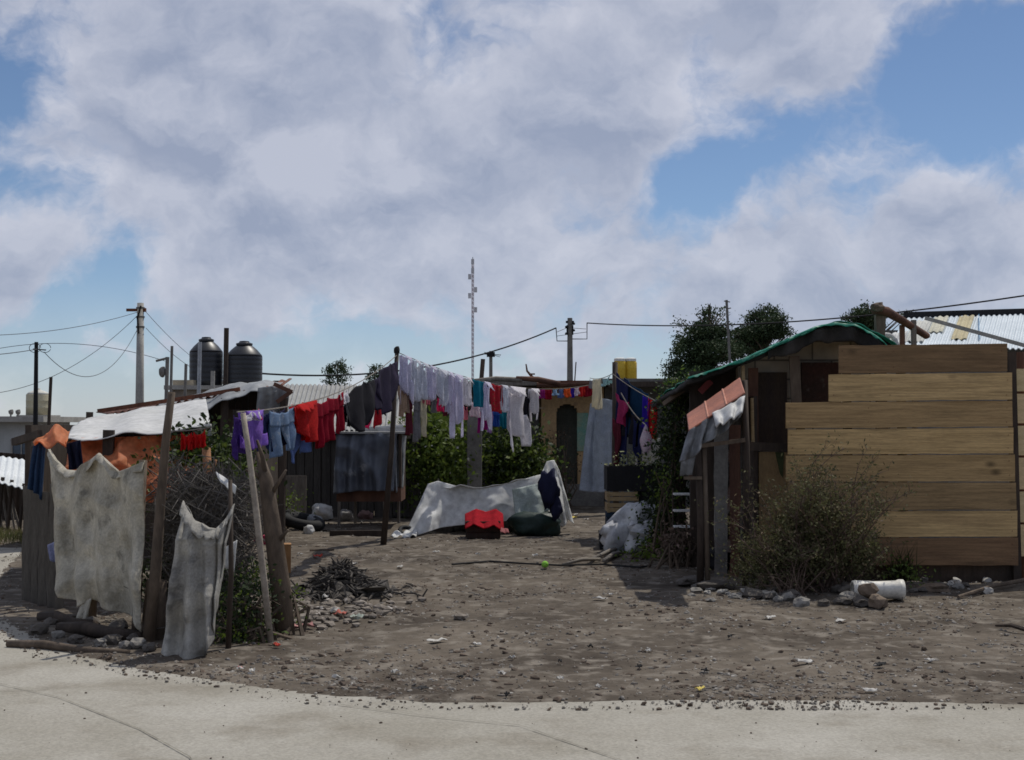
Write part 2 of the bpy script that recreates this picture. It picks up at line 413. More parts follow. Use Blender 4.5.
LEAFD = M('leaf_dark', (.030, .050, .016), (.018, .030, .010), scale=2.2, rough=.65, bump=0, trans=.22, c3=(.055, .085, .022), c3amt=(.58, .7), bscale=9)
LEAFY = M('leaf_bright', (.16, .22, .03), (.09, .14, .022), scale=4, rough=.6, bump=0, trans=.4, bscale=9)
PINE = M('pine_needles', (.060, .095, .038), (.024, .042, .018), scale=.9, rough=.7, bump=0, trans=.12, c3=(.060, .085, .028), c3amt=(.55, .68), bscale=3)
DRYL = M('leaf_dry', (.135, .138, .060), (.075, .075, .034), scale=3, rough=.8, bump=0, trans=.3, c3=(.30, .22, .15), c3amt=(.55, .68), bscale=9)
TWIG = M('twig_brown', (.17, .12, .09), (.09, .06, .045), scale=5, bump=0, c3=(.24, .17, .14), c3amt=(.55, .65))
TWIGG = M('twig_grey', (.17, .155, .14), (.07, .062, .055), scale=5, bump=0)
ASB = M('roof_grey', (.36, .36, .35), (.27, .27, .26), scale=1.6, bscale=20, c3=(.20, .19, .17), c3amt=(.6, .75))

def corr(mb, a, b, c, d, waves, amp, nu=None, nv_=6, th=.01, seed=0):  # corrugated sheet a-b (top), d-c (bottom)
    a, b, c, d = map(Vector, (a, b, c, d)); n = (b-a).cross(d-a).normalized()
    nu = nu or waves*6
    return mb.surf(lambda u, v: a.lerp(b, u).lerp(d.lerp(c, u), v) + n*amp*math.sin(u*waves*6.2832) + n*.01*nv3(a.lerp(b, u).lerp(d.lerp(c, u), v), 1.5, seed), nu, nv_, th)

# ------------------------------------------------------------------ far left background
ap = G(20, 462); 
t = thing('house', P(22, 425, 46)*1 - Vector((0, 0, P(22, 425, 46).z)), 'low pale grey house with flat white roof beyond the leaning shack at the left', 'house')
x0, x1 = P(-40, 0, 46).x, P(36, 0, 46).x; zt = P(0, 432, 46).z + .75
zr = 1.6 - (436-425)/F*46 + .45
wl = M('wall_palegrey', (.50, .51, .50), (.38, .39, .38), scale=1.2)
MB().box(((x0+x1)/2, 48, zr/2-.1), (x1-x0, 4, zr+.2)).build('wall', wl, t)
MB().box(((x0+x1)/2+.2, 47.9, zr+.09), (x1-x0+.7, 4.8, .18)).build('roof', CONC, t)
f_ = MB(); cx, cz, ww, hh = P(22, 448, 46).x, P(22, 448, 46).z, .62, .5
for q in (((cx, 45.97, cz+hh/2), (ww+.1, .08, .06)), ((cx, 45.97, cz-hh/2), (ww+.1, .08, .06)), ((cx-ww/2, 45.96, cz), (.05, .08, hh)), ((cx+ww/2, 45.96, cz), (.05, .08, hh)), ((cx, 45.96, cz), (.03, .06, hh))): f_.box(*q)
w_ = f_.build('window', CONC, t)
MB().box((cx, 45.985, cz), (ww, .03, hh)).build('pane', M('pane_blue', (.06, .10, .15), rough=.15, spec=.6), w_)
t2 = thing('house', Vector((P(22, 0, 58).x, 60, 0)), 'pale greenish upper storey with white parapet rising behind the grey house', 'house')
zr2 = P(0, 428, 58).z+.15; xx0, xx1 = P(2, 0, 58).x, P(37, 0, 58).x
MB().box(((xx0+xx1)/2, 60, zr2/2), (xx1-xx0, 4, zr2)).build('wall', M('wall_greenish', (.42, .47, .44)), t2)
MB().box(((xx0+xx1)/2, 60, zr2+.06), (xx1-xx0+.3, 4.3, .12)).build('parapet', CONC, t2)
for k, px in enumerate((12, 19)):
    tag(MB().tube([(P(px, 0, 58).x, 58.4, zr2+.1), (P(px, 0, 58).x, 58.4, zr2+.5)], .035).blob((P(px, 0, 58).x+.02, 58.4, zr2+.5), .11).build('roof_vent', CBK), 'grey vent stub %s on the pale roof' % ('left of two' if k == 0 else 'right of two'), 'vent', 'vent stubs on the pale roof')
# small block building carrying the cream tank
t3 = thing('tank_stand', (P(43, 0, 62).x, 62, 0), 'plain grey block stand under the cream water tank', 'tank stand')
zt_ = P(0, 417, 62).z
MB().box((P(43, 0, 62).x, 62, zt_/2), (1.3, 1.3, zt_)).build('wall', CBK, t3); MB().box((P(43, 0, 62).x, 62, zt_+.04), (1.45, 1.45, .08)).build('slab', CONC, t3)
c = Vector((P(43, 0, 62).x, 61.9, zt_+.08)); r = 11.5*pxm(62)
t = thing('water_tank', c, 'cream plastic water tank with domed lid on the far left rooftop', 'water tank')
cream = M('plastic_cream', (.50, .46, .32), (.42, .38, .26), scale=1, rough=.5)
MB().lathe(c, [(r, 0), (r, .3), (r*1.02, .32), (r, .34), (r, .6), (r*1.02, .62), (r, .64), (r, .86), (r*.97, .9)], 20).build('body', cream, t, smooth=True)
MB().lathe(c + Vector((0, 0, .9)), [(r*.98, 0), (r*.8, .09), (r*.45, .16), (r*.2, .2), (r*.2, .27)], 20).build('lid', M('plastic_offwhite', (.7, .69, .62)), t, smooth=True)
# far low rubble / scrub horizon
def far_tree(px, pyt, pyb, Y, rw, label, mat=None, n=900, name='tree', grp=None, lobes=None, size=.18, spray=1.0):
    b = Vector((P(px, 0, Y).x, Y, 0)); zt = P(px, pyt, Y).z; zb = P(px, pyb, Y).z; t = thing(name, b, label, 'tree', grp)
    tr = MB(); tr.tube([b - Vector((0, 0, .1)), b + Vector((.05, 0, zt*.5)), b + Vector((0, 0, zt*.92))], [.16, .11, .03], 7, wob=.2)
    lb = lobes or [((b.x, Y, (zt+zb)/2), (rw, rw, (zt-zb)/2))]
    for c_, r_ in lb:
        c_ = Vector(c_)
        for k in range(4):
            e = c_ + Vector((random.gauss(0, .5)*r_[0], random.gauss(0, .5)*r_[1], random.gauss(0, .4)*r_[2]))
            s_ = b + Vector((0, 0, max(.3, e.z-.8*abs(e.x-b.x)-.4))); tr.tube([s_, s_.lerp(e, .5)+Vector((0, 0, .1)), e], [.05, .03, .01], 5)
    tr.build('trunk', BARK, t, smooth=True)
    cr = MB(); crown(cr, lb, n, size, spray=spray); cr.build('crown', mat or PINE, t)
    return t
far_tree(339, 357, 400, 110, 1.15, 'small round tree standing alone behind the grey roof', n=3200, size=.16)
far_tree(376, 361, 392, 118, .8, 'small dark tree top showing behind the black jackets', n=1600, size=.15)
# conifers behind the right shack
def conifer(px, pyt, Y, lobes, label, n):
    lb = [(tuple(P(a, b_, Y + random.uniform(-.8, .8))), (1.12*rx_*pxm(Y), rx_*pxm(Y)*.9, 1.08*rz_*pxm(Y))) for a, b_, rx_, rz_ in lobes]
    return far_tree(px, pyt, 380, Y, 1, label, PINE, n, 'conifer_tree', 'conifers behind the right shack', lb, size=.12, spray=1.35)
conifer(708, 298, 62, [(711, 306, 3, 9), (708, 318, 9, 8), (722, 313, 5, 3.5), (700, 330, 14, 7), (712, 334, 16, 8), (724, 338, 9, 8), (695, 345, 17, 8), (715, 352, 22, 11), (683, 352, 10, 6), (681, 325, 2.2, 7), (680, 338, 6, 5), (692, 365, 22, 9), (672, 368, 7, 7), (726, 326, 6, 3), (697, 375, 26, 8)], 'tallest dark conifer with ragged top left of the green tarp roof', 24000)
conifer(764, 304, 66, [(766, 312, 10, 6), (756, 320, 10, 7), (774, 322, 11, 7), (742, 332, 10, 5), (762, 333, 22, 8), (748, 345, 20, 9), (735, 352, 12, 8), (779, 318, 6, 4), (752, 314, 4, 4), (783, 333, 8, 6)], 'broad olive conifer rising behind the green tarp roof', 17000)
conifer(866, 300, 64, [(868, 308, 5, 6), (858, 316, 9, 6), (872, 318, 9, 8), (848, 318, 6, 3), (880, 312, 5, 4), (864, 328, 14, 8), (905, 315, 5, 4)], 'thin scrappy conifer top between the beam and the green tarp', 6000)
far_tree(1026, 322, 352, 30, .5, 'leafy green tree edge at the right beside the tin roof', LEAF, 1600, size=.07, lobes=[(tuple(P(1026, 336, 30)), (.30, .3, .25)), (tuple(P(1040, 345, 30)), (.5, .4, .4))])

# ------------------------------------------------------------------ poles, masts, wires
t = thing('utility_pole', (P(143, 0, 46).x, 46, 0), 'thick pale concrete utility pole at the left with short side arm', 'utility pole')
zt = P(143, 303, 46).z; xb = P(143, 0, 46).x
MB().tube([(xb, 46, -.2), (xb, 46, zt)], [.16, .105], 14).build('pole', CONC, t, smooth=True)
MB().box((xb-.2, 46, P(0, 310, 46).z), (.5, .09, .09)).box((xb+.08, 46, P(0, 310, 46).z), (.2, .12, .12)).build('side_arm', RUST, t)
for py in (309, 318, 328): MB().lathe((xb, 46, P(0, py, 46).z), [(.14, 0), (.14, .06)], 14).build('band', CBK, t)
MB().tube([(xb+.05, 45.86, zt-.1), (xb-.06, 45.86, zt-.5), (xb-.02, 45.86, zt-1.0)], .03, 5).build('cable_loop', BLK, t)
t = thing('wood_pole', (P(40, 0, 34).x, 34, 0), 'slim black service pole with wire loops near the left edge', 'utility pole')
xb, zt = P(40, 0, 34).x, P(40, 342, 34).z
MB().tube([(xb, 34, -.2), (xb, 34, zt)], [.07, .045], 9).build('pole', BLK, t)
lp = MB()
for s_ in (-1, 1):
    cc = P(40+s_*5, 348, 34); lp.tube([cc + Vector((.14*math.cos(a*.5), 0, .11*math.sin(a*.5))) for a in range(13)], .008, 4)
lp.build('wire_loop', BLK, t)
MB().tube([P(33, 349, 34), P(46, 350, 34)], .015, 5).build('cross_arm', BLK, t)
tag(MB().tube([Vector((P(51, 0, 38).x, 38, 0)), P(51, 377, 38)], .045, 8).build('wood_post', WDK), 'short dark post just right of the slim black service pole', 'post')
t = thing('utility_pole', (P(569.5, 0, 62).x, 62, 0), 'grey utility pole with stacked wires behind the middle roof', 'utility pole')
xb, zt = P(569.5, 0, 62).x, P(0, 318, 62).z
MB().tube([(xb, 62, -.2), (xb, 62, zt)], [.17, .11], 12).build('pole', CBK, t)
MB().box((xb, 62, P(0, 322, 62).z), (.36, .12, .1)).box((xb, 62, P(0, 330, 62).z), (.30, .16, .42)).build('cross_arm', BLK, t)
for k in range(4): MB().lathe((xb+(-1)**k*.15, 61.88, P(0, 325+k*3.3, 62).z), [(.05, 0), (.08, .04), (.05, .1)], 8).build('insulator', BLK, t)
t = thing('utility_pole', (P(491, 0, 60).x, 60, 0), 'short post with small transformer above the red towel', 'utility pole')
xb = P(491, 0, 60).x
MB().tube([(xb, 60, -.2), (xb, 60, P(0, 351, 60).z)], [.10, .07], 10).build('pole', CBK, t)
MB().box((xb, 60, P(0, 354.5, 60).z), (.34, .25, .2)).build('cross_arm', BLK, t)
MB().tube([P(483, 354, 60), P(501, 355, 60)], .018, 5).tube([P(484, 352, 60), P(500, 357, 60)], .012, 5).build('wire_bar', CBK, t)
# radio mast: three-legged lattice with dish drums
t = thing('radio_mast', (P(473, 0, 95).x, 95, 0), 'tall thin red and white lattice radio mast with small antennas', 'radio mast')
xb, zt = P(473, 0, 95).x, P(0, 262, 95).z; z0 = 0
lat = MB(); rr = .075
leg = [Vector((xb+rr*math.cos(a), 95+rr*math.sin(a), 0)) for a in (.5, 2.6, 4.7)]
for q in leg: lat.tube([q, q+Vector((0, 0, zt))], .02, 5)
k = 0; z = 0
while z < zt-.3:
    for i in range(3): lat.tube([leg[i]+Vector((0, 0, z)), leg[(i+1) % 3]+Vector((0, 0, z+.3))], .014, 3)
    z += .3
lat.build('lattice', M('mast_paint', (.62, .58, .60), (.46, .36, .38), scale=.4), t)
for py, s_ in ((262, 0), (271, 0), (277, -1), (290, 1), (296, -1), (310, 1)):
    MB().box((xb+s_*.2, 94.8, P(0, py, 95).z), (.2, .2, .34)).build('antenna', M('antenna_white', (.7, .7, .72)), t)
MB().tube([(xb, 95, zt), (xb, 95, P(0, 257, 95).z)], .03, 5).build('spike', GALV, t)
# small poles among the left roofs
def pole(px, pyt, Y, r, mat, label, name='pole', cat='pole', z0=0, px2=None, grp=None):
    return tag(MB().tube([Vector((P(px2 or px, 0, Y).x, Y, z0)), P(px, pyt, Y)], [r*1.1, r], 8).build(name, mat), label, cat, grp)
t = thing('street_lamp', (P(167.5, 0, 36).x, 36, 0), 'small grey lamp pole with arm and hanging fitting beside the concrete pole', 'street lamp')
MB().tube([Vector((P(167.5, 0, 36).x, 36, 0)), P(167.5, 357, 36)], .05, 8).build('pole', CBK, t)
MB().tube([P(167.5, 358, 36), P(156, 361, 36)], .03, 6).build('arm', CBK, t)
MB().blob(P(162.5, 372, 36), (.09, .09, .14), 2, .2).tube([P(168, 372, 36), P(161, 371, 36)], .025, 5).build('fitting', CBK, t)
pole(172, 346, 35, .035, CBK, 'plain thin grey pole right of the lamp pole')
pole(186, 364, 37, .04, CBK, 'short grey pipe just left of the first black tank')
pole(200, 342, 33, .045, GALV, 'thin galvanised pipe in front of the left black tank')
pole(213, 371, 33, .05, CONC, 'short pale pipe stub standing before the left black tank')
pole(226.5, 328, 34, .06, WDK, 'tall dark post between the two black tanks')
pole(483, 359, 29, .045, WDK, 'dark board end leaning up behind the teal towel', 'board', 'board', px2=472)
pole(576, 362, 29.3, .012, WDK, 'hair thin tilted antenna rod right of the grey utility pole', 'antenna_rod', 'antenna', px2=566)
t = thing('tv_antenna', (P(728, 0, 24).x, 24, 0), 'thin leaning antenna pole in front of the conifers', 'antenna')
MB().tube([(P(736, 0, 24).x, 24, 0), P(726.5, 300, 24)], .022, 6).build('pole', CBK, t)
MB().tube([P(724, 301, 24), P(730, 302, 24)], .010, 5).tube([P(726, 309, 24), P(731, 308, 24)], .010, 5).build('element', CBK, t)

def wire(a, b, sag, r, label, n=24, name='power_line', grp='overhead wires', mat=None):
    mat = mat or (BLK if r > .02 else M('wire_grey', (.10, .10, .11)))
    pts = [a.lerp(b, i/n) - Vector((0, 0, sag*4*(i/n)*(1-i/n))) for i in range(n+1)]
    return tag(MB().tube(pts, r, 5).build(name, mat), label, 'wire', grp)
wire(P(255, 373, 48), P(556, 328, 62), .75, .032, 'sagging dark cable from the black tanks to the middle utility pole')
wire(P(587, 323, 62), P(1120, 280, 40), .55, .026, 'dark cable crossing above the right shack to the frame edge')
t = thing('wire_bracket', P(570, 330, 62) - Vector((0, 0, .3)), 'thin bent wire spreaders fixed either side of the middle utility pole', 'bracket')
b_ = MB()
b_.tube([P(556, 328, 62), P(557, 341, 62), P(569, 341, 62)], .022, 5)
b_.tube([P(587, 323, 62), P(587, 339, 62), P(572, 339, 62)], .022, 5)
b_.tube([P(557, 332, 62), P(569, 327, 62)], .014, 4).tube([P(557, 336, 62), P(587, 332, 62)], .014, 4).tube([P(572, 328, 62), P(586, 329, 62)], .014, 4)
b_.build('spreader', BLK, t)
wire(P(-60, 335, 36), P(138, 312, 46), .25, .009, 'topmost wire entering from the left edge to the concrete pole')
wire(P(-60, 357, 30), P(38, 349, 34), .05, .009, 'wire from the left edge to the slim black service pole')
wire(P(-40, 395, 40), P(138, 315, 46), .7, .009, 'wire climbing from the lower left up to the concrete pole')
wire(P(44, 352, 34), P(137, 330, 46), 1.0, .009, 'deeply drooping wire between the slim and the concrete poles')
wire(P(146, 312, 46), P(215, 372, 60), .2, .009, 'upper wire running down right from the concrete pole')
wire(P(146, 328, 46), P(205, 374, 60), .2, .009, 'lower wire running down right from the concrete pole')
wire(P(-30, 355, 50), P(165, 361, 48), -.5, .010, 'faint wire behind the concrete pole at lamp height')

# ------------------------------------------------------------------ black tanks and their building
Yt = 42
t = thing('block_house', (P(232, 0, Yt+1).x, Yt+1, 0), 'low block house whose flat roof carries the two black tanks', 'house')
zr = P(0, 386, Yt).z; xa, xb = P(178, 0, Yt).x, P(275, 0, Yt).x
MB().box(((xa+xb)/2, Yt+1.2, zr/2-.05), (xb-xa, 3.6, zr-.15)).build('wall', M('block_dark', (.30, .26, .21), (.2, .17, .14), scale=2), t)
MB().box(((xa+xb)/2, Yt+1.2, zr-.06), (xb-xa+.3, 3.9, .12)).build('roof', CONC, t)
MB().box((P(190, 0, Yt).x, Yt-.3, zr+.08), (.6, .5, .16)).build('plinth', M('plinth', (.5, .42, .3)), t)
tk = M('plastic_black', (.016, .018, .024), (.010, .011, .014), scale=2, rough=.42, bump=.05, spec=.5)
for px, pyt, pyb, w, lab in ((206.5, 352, 386, 33, 'left of the two black ribbed rooftop water tanks'), (244.5, 356, 386, 36, 'right hand wider black water tank on the flat roof')):
    c = Vector((P(px, 0, Yt).x, Yt+.3, zr+.001)); r = w/2*pxm(Yt+.3); h = (pyb-pyt)*pxm(Yt+.3)
    t = thing('water_tank', c, lab, 'water tank', 'black rooftop water tanks')
    pr = [(r*.97, 0), (r*.97, .05)]
    for k in range(6):
        z = .05 + (h-.05)*k/6; pr += [(r, z+.02), (r, z+(h-.05)/6-.03), (r*.99, z+(h-.05)/6-.01)]
    MB().lathe(c, pr, 28).build('body', tk, t, smooth=True)
    MB().lathe(c+Vector((0, 0, h)), [(r, 0), (r*.95, .05), (r*.72, .19), (r*.50, .29), (r*.44, .31)], 28).build('shoulder', tk, t, smooth=True)
    MB().lathe(c+Vector((0, 0, h+.31)), [(r*.40, 0), (r*.46, .02), (r*.46, .07), (r*.30, .10), (r*.26, .14), (r*.1, .15)], 20).build('lid', tk, t, smooth=False)
# ------------------------------------------------------------------ left shacks
# far-left lean-to with white sheet roof
t = thing('lean_to', (P(5, 0, 21).x, 22, 0), 'open lean-to with a bright white sloping sheet roof at the left edge', 'shed')
mb = MB(); corr(mb, P(-70, 445, 24), P(30, 461, 23.5), P(27, 490, 20.5), P(-80, 462, 20.5), 16, .012); mb.build('roof', M('sheet_white', (.72, .75, .76), (.58, .61, .62), scale=1.5, rough=.6), t)
for px in (-20, 4, 13, 25): MB().tube([Vector((P(px, 0, 20.8).x, 20.8, 0)), P(px-1, 476+px*.3, 20.8)], .03, 6, wob=.3).build('post', WDK, t)
mb = MB(); corr(mb, (P(-80, 0, 24).x, 24, 1.25), (P(34, 0, 24).x, 24, 1.1), (P(34, 0, 24).x, 24, 0), (P(-80, 0, 24).x, 24, 0), 20, .02); mb.build('wall', WDK, t)
for i, (px, py, hh) in enumerate(((2, 530, .55), (8, 533, .62), (15, 531, .75), (21, 534, .6))):
    b = G(px, py); tag(MB().tube([b, b+Vector((-.05-.04*i, 0, hh))], .018, 5, wob=.3).build('fence_stake', WGR), ('leftmost', 'second', 'third', 'rightmost')[i] + ' thin stake of the row before the left lean-to', 'stake', 'thin stakes before the lean-to')
g = MB()
for _ in range(1500):
    x = random.uniform(-9, -6.2); y = random.uniform(18.7, 20.6); 
    g.leaf((x, y, gz(x, y)+.07), .2, Vector((random.gauss(0, .3), random.gauss(0, .3), 1)).normalized(), .07)
tag(g.build('grass', M('grass_dry', (.26, .20, .10), (.12, .14, .05), scale=2, bump=0, trans=.3)), 'strip of dry yellow grass beyond the side street', 'grass', kind='stuff')

# tarp shack A : white tarp roof, orange tarp curtain
A0, A1 = 13.4, 17.0
t = thing('tarp_shack', (P(140, 0, 15).x, 15, 0), 'low shack under a long white tarpaulin roof behind the left fence', 'shack')
top = [P(86, 420, 16.5), P(130, 411, 16.8), P(178, 404, 17.0), P(206, 400, 17.0)]
bot = [P(58, 438, 13.4), P(80, 441, 13.2), P(120, 436, 13.2), P(160, 431, 13.2), P(196, 430, 13.2), P(211, 428, 13.3)]
mb = MB(); drape(mb, top, bot, 60, 24, .02, 5, .035, 2.5, 3, nrm=Vector((0, -.3, 1)))
mb.build('roof', TARPW, t, smooth=True)
mb = MB(); drape(mb, [P(197, 425, 13.25), P(204, 424, 13.25), P(211, 424, 13.3)], [P(197, 443, 13.3), P(206, 434, 13.3), P(212, 450, 13.35)], 10, 10, .02, 3, .02, 5, 8); mb.build('roof_flap', TARPW, t, smooth=True)
mb = MB(); drape(mb, [P(66, 438, 13.45), P(100, 438, 13.45), P(150, 436, 13.45), P(196, 434, 13.5)], [P(68, 486, 12.95), P(100, 500, 12.75), P(150, 503, 12.7), P(170, 497, 12.7), P(192, 470, 12.9)], 120, 60, .05, 9, .26, 3.0, 4); mb.build('curtain', TARPO, t, smooth=True)
mb = MB(); mb.box(((P(70, 0, 15).x+P(205, 0, 15).x)/2, 16.2, .72), (1.3, .06, 1.44)); mb.build('wall', WDK, t)
for px, Y in ((72, 13.5), (200, 13.5), (205, 16.6), (90, 16.6)): MB().tube([Vector((P(px, 0, Y).x, Y, 0)), P(px, 436 if Y < 14 else 412, Y)], .04, 7, wob=.2).build('post', WDK, t)
tag(drape(MB(), [P(32, 436, 12.7), P(45, 428, 12.7), P(60, 428, 12.7), P(70, 434, 12.8)], [P(34, 440, 12.5), P(48, 448, 12.45), P(62, 447, 12.45), P(67, 446, 12.6)], 30, 16, .03, 4, .08, 5, 6, nrm=Vector((0, -.6, 1))).build('orange_cloth', TARPO, smooth=True), 'faded orange tarp bunched over the top of the leftmost fence post', 'tarp')
tag(MB().board(P(14, 442, 13.4), P(40, 434, 13), .07, .05).build('plank_end', WDK), 'short dark plank end poking out left of the orange tarp', 'plank')
tag(MB().board(Vector((P(109, 0, 13.3).x, 13.3, 0)), P(109, 430, 13.3), .10, .05, up=Vector((1, 0, 0))).build('wood_post', WDK), 'dark upright board in front of the orange curtain', 'post')
tag(drape(MB(), [P(66, 444, 12.9), P(80, 440, 12.9)], [P(70, 470, 12.9), P(84, 468, 12.9)], 10, 10, .03, 4, .03, 5, 9).build('dark_cloth', cloth('navy', (.03, .035, .07))), 'dark navy rag hung between orange tarp and white cloth', 'cloth')
# red shorts on the curtain line handled with the clothes
def Z0(py, Y): return P(0, py, Y).z
# shack B : dark open interior, crumpled grey tarp over a rust edged roof
t = thing('open_shack', (P(240, 0, 19).x, 19, 0), 'dark open fronted shack with crumpled grey tarp over its rusty roof', 'shack')
z_ = lambda px, py, Y: P(px, py, Y)
mb = MB(); corr(mb, P(96, 412, 22.5), P(292, 379, 22.5), P(283, 385, 18.3), P(110, 414, 18.8), 24, .015); mb.build('roof', RUST, t)
mb = MB(); drape(mb, [P(160, 404, 18.9), P(200, 394, 19.2), P(250, 382, 19.3), P(266, 381, 19.3), P(283, 384, 19.2)], [P(150, 413, 18.0), P(190, 412, 17.9), P(215, 402, 17.9), P(250, 392, 18.0), P(262, 395, 18.0), P(276, 392, 18.0)], 50, 14, .03, 8, .06, 3, 5, nrm=Vector((0, -.5, 1))); mb.build('roof_tarp', TARPG, t, smooth=True)
mb = MB(); drape(mb, [P(258, 388, 18.0), P(272, 386, 18.0), P(290, 388, 18.3)], [P(256, 428, 18.1), P(272, 424, 18.1), P(286, 412, 18.3)], 20, 20, .05, 6, .05, 3, 12); mb.build('side_tarp', TARPG, t, smooth=True)
MB().board(P(98, 411, 18.7), P(196, 396.5, 18.4), .05, .04).board(P(196, 396.5, 18.4), P(240, 389, 18.4), .05, .04).build('fascia', RUST, t)
MB().board(P(274, 384, 17.9), P(292, 392, 17.9), .05, .05).board(P(292, 391, 17.9), P(277, 402, 17.9), .05, .04).build('gable_board', WRD, t)
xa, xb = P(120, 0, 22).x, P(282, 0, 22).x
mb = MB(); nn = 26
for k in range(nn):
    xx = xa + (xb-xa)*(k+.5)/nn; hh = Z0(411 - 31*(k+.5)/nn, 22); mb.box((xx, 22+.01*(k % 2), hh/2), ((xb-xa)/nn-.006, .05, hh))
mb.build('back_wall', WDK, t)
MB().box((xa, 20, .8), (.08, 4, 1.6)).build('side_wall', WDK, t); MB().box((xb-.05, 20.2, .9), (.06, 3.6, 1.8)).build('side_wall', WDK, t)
for px in (225, 284): MB().tube([Vector((P(px, 0, 18.1).x, 18.1, 0)), P(px, 398, 18.1)], .05, 7, wob=.2).build('post', WDK, t)
# shack C : low board shack with grey sheet roof
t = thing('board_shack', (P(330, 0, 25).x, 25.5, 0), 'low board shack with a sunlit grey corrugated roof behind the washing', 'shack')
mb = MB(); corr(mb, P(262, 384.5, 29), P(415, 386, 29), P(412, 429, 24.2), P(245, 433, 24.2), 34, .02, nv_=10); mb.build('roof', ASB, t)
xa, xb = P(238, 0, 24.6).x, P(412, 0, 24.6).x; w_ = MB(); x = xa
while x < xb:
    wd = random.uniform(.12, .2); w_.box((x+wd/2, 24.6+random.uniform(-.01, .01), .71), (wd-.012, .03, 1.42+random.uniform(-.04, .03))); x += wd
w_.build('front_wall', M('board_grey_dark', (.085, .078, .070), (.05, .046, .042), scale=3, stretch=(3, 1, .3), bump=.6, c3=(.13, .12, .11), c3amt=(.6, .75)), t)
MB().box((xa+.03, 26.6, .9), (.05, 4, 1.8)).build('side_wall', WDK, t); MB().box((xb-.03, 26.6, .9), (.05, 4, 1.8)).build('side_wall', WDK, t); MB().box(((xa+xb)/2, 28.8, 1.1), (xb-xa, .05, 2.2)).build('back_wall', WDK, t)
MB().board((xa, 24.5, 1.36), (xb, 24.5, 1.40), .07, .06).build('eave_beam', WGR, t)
drape(MB(), [P(360, 427, 24.1), P(385, 426, 24.1), P(412, 424, 24.1)], [P(362, 434, 24.1), P(388, 438, 24.1), P(411, 434, 24.1)], 20, 5, .02, 6, .02, 5, 22).build('eave_tarp', TARPW, t, smooth=True)

# raised cage / covered stall in front of shack C
Yc = 22.3
t = thing('raised_hutch', (P(370, 0, Yc).x, Yc+.4, 0), 'raised wooden hutch on thin legs with a grey plastic sheet over it', 'hutch')
xa, xb = P(338, 0, Yc).x, P(402, 0, Yc).x
zt, zb, z1 = P(0, 434, Yc).z, P(0, 503, Yc).z, P(0, 488, Yc).z
MB().box(((xa+xb)/2, Yc+.5, (zb+z1)/2+.02), (xb-xa, .9, z1-zb)).build('floor_box', WRD, t)
MB().box(((xa+xb)/2, Yc+.95, (zt+z1)/2), (xb-xa, .03, zt-z1)).box((xa+.02, Yc+.5, (zt+z1)/2), (.04, .9, zt-z1)).box((xb-.02, Yc+.5, (zt+z1)/2), (.04, .9, zt-z1)).build('wall', WDK, t)
MB().box(((xa+xb)/2, Yc+.5, zt+.02), (xb-xa+.15, 1.1, .03)).build('roof', ASB, t)
mb = MB(); drape(mb, [P(337, 434, Yc), P(370, 432, Yc-.05), P(397, 433, Yc)], [P(333, 494, Yc-.05), P(360, 491, Yc-.12), P(394, 491, Yc-.05)], 40, 30, .05, 9, .07, 3, 11); mb.build('plastic_sheet', M('plastic_bluegrey', (.17, .19, .23), (.09, .10, .125), scale=2.5, rough=.3, bump=.3, bscale=10, trans=.15, c3=(.42, .44, .46), c3amt=(.6, .72), c3scale=2.2), t, smooth=True)
mb = MB(); drape(mb, [P(393, 432, Yc), P(406, 436, Yc+.3)], [P(396, 493, Yc), P(403, 488, Yc+.3)], 14, 24, .04, 5, .08, 3, 13); mb.build('side_sheet', TARPG, t, smooth=True)
for px, dy in ((341, 0), (357, .9), (386, 0), (400, .9)): MB().tube([Vector((P(px, 0, Yc+dy).x, Yc+dy, 0)), Vector((P(px, 0, Yc+dy).x, Yc+dy, zb+.02))], .025, 6, wob=.2).build('leg', WGR, t)
# things beneath and beside it
blk = M('rubber_black', (.02, .02, .021), rough=.8)
def torus(c, Rr, r, tilt, n=24, m=9):
    mb = MB(); c = Vector(c); pts = []; rm = Matrix.Rotation(tilt, 3, 'X') @ Matrix.Rotation(.2, 3, 'Y')
    vs = []; fs = []
    for i in range(n):
        a = 6.2832*i/n
        for k in range(m):
            b = 6.2832*k/m; vs.append(c + rm @ Vector(((Rr+r*math.cos(b))*math.cos(a), (Rr+r*math.cos(b))*math.sin(a), r*math.sin(b)*.9)))
            fs.append((i*m+k, ((i+1) % n)*m+k, ((i+1) % n)*m+(k+1) % m, i*m+(k+1) % m))
    return mb.add(vs, fs)
def bag(px, py, Y, r, mat, label, name='bag', cat='bag', sq=(1, .8, .8), seed=1):
    c = G(px, py); c.z = gz(c.x, c.y); rr = r
    mb = MB(); mb.blob(c + Vector((0, 0, rr*sq[2]*.8)), (rr*sq[0], rr*sq[1], rr*sq[2]), 3, .30, 1.5, seed)
    for i, v in enumerate(mb.v):
        n = fr(v, 7, seed, 3)*.12*rr; mb.v[i] = Vector((v.x+n, v.y+n, max(v.z + n, c.z-.01)))
    return tag(mb.build(name, mat, smooth=True), label, cat)
for i, (px, py, tl) in enumerate(((284, 527, .25), (301, 531, .1))):
    c = G(px, py); tag(torus((c.x, c.y+.2, .12+i*.01), .26, .09, tl).build('old_tyre', blk, smooth=True), ('black tyre lying flat left of the raised hutch', 'black tyre nearest the hutch beside a white sack')[i], 'tyre', 'old tyres in the yard')
bag(312, 529, 21, .15, TARPG, 'crumpled grey sack on the dirt left of the hutch', seed=2)
bag(322, 521, 22, .19, TARPW, 'white sack lumped on the ground under the hutch', seed=3)
bag(309, 534, 21, .09, TARPW, 'small white bag lying in front of the tyres', seed=4)
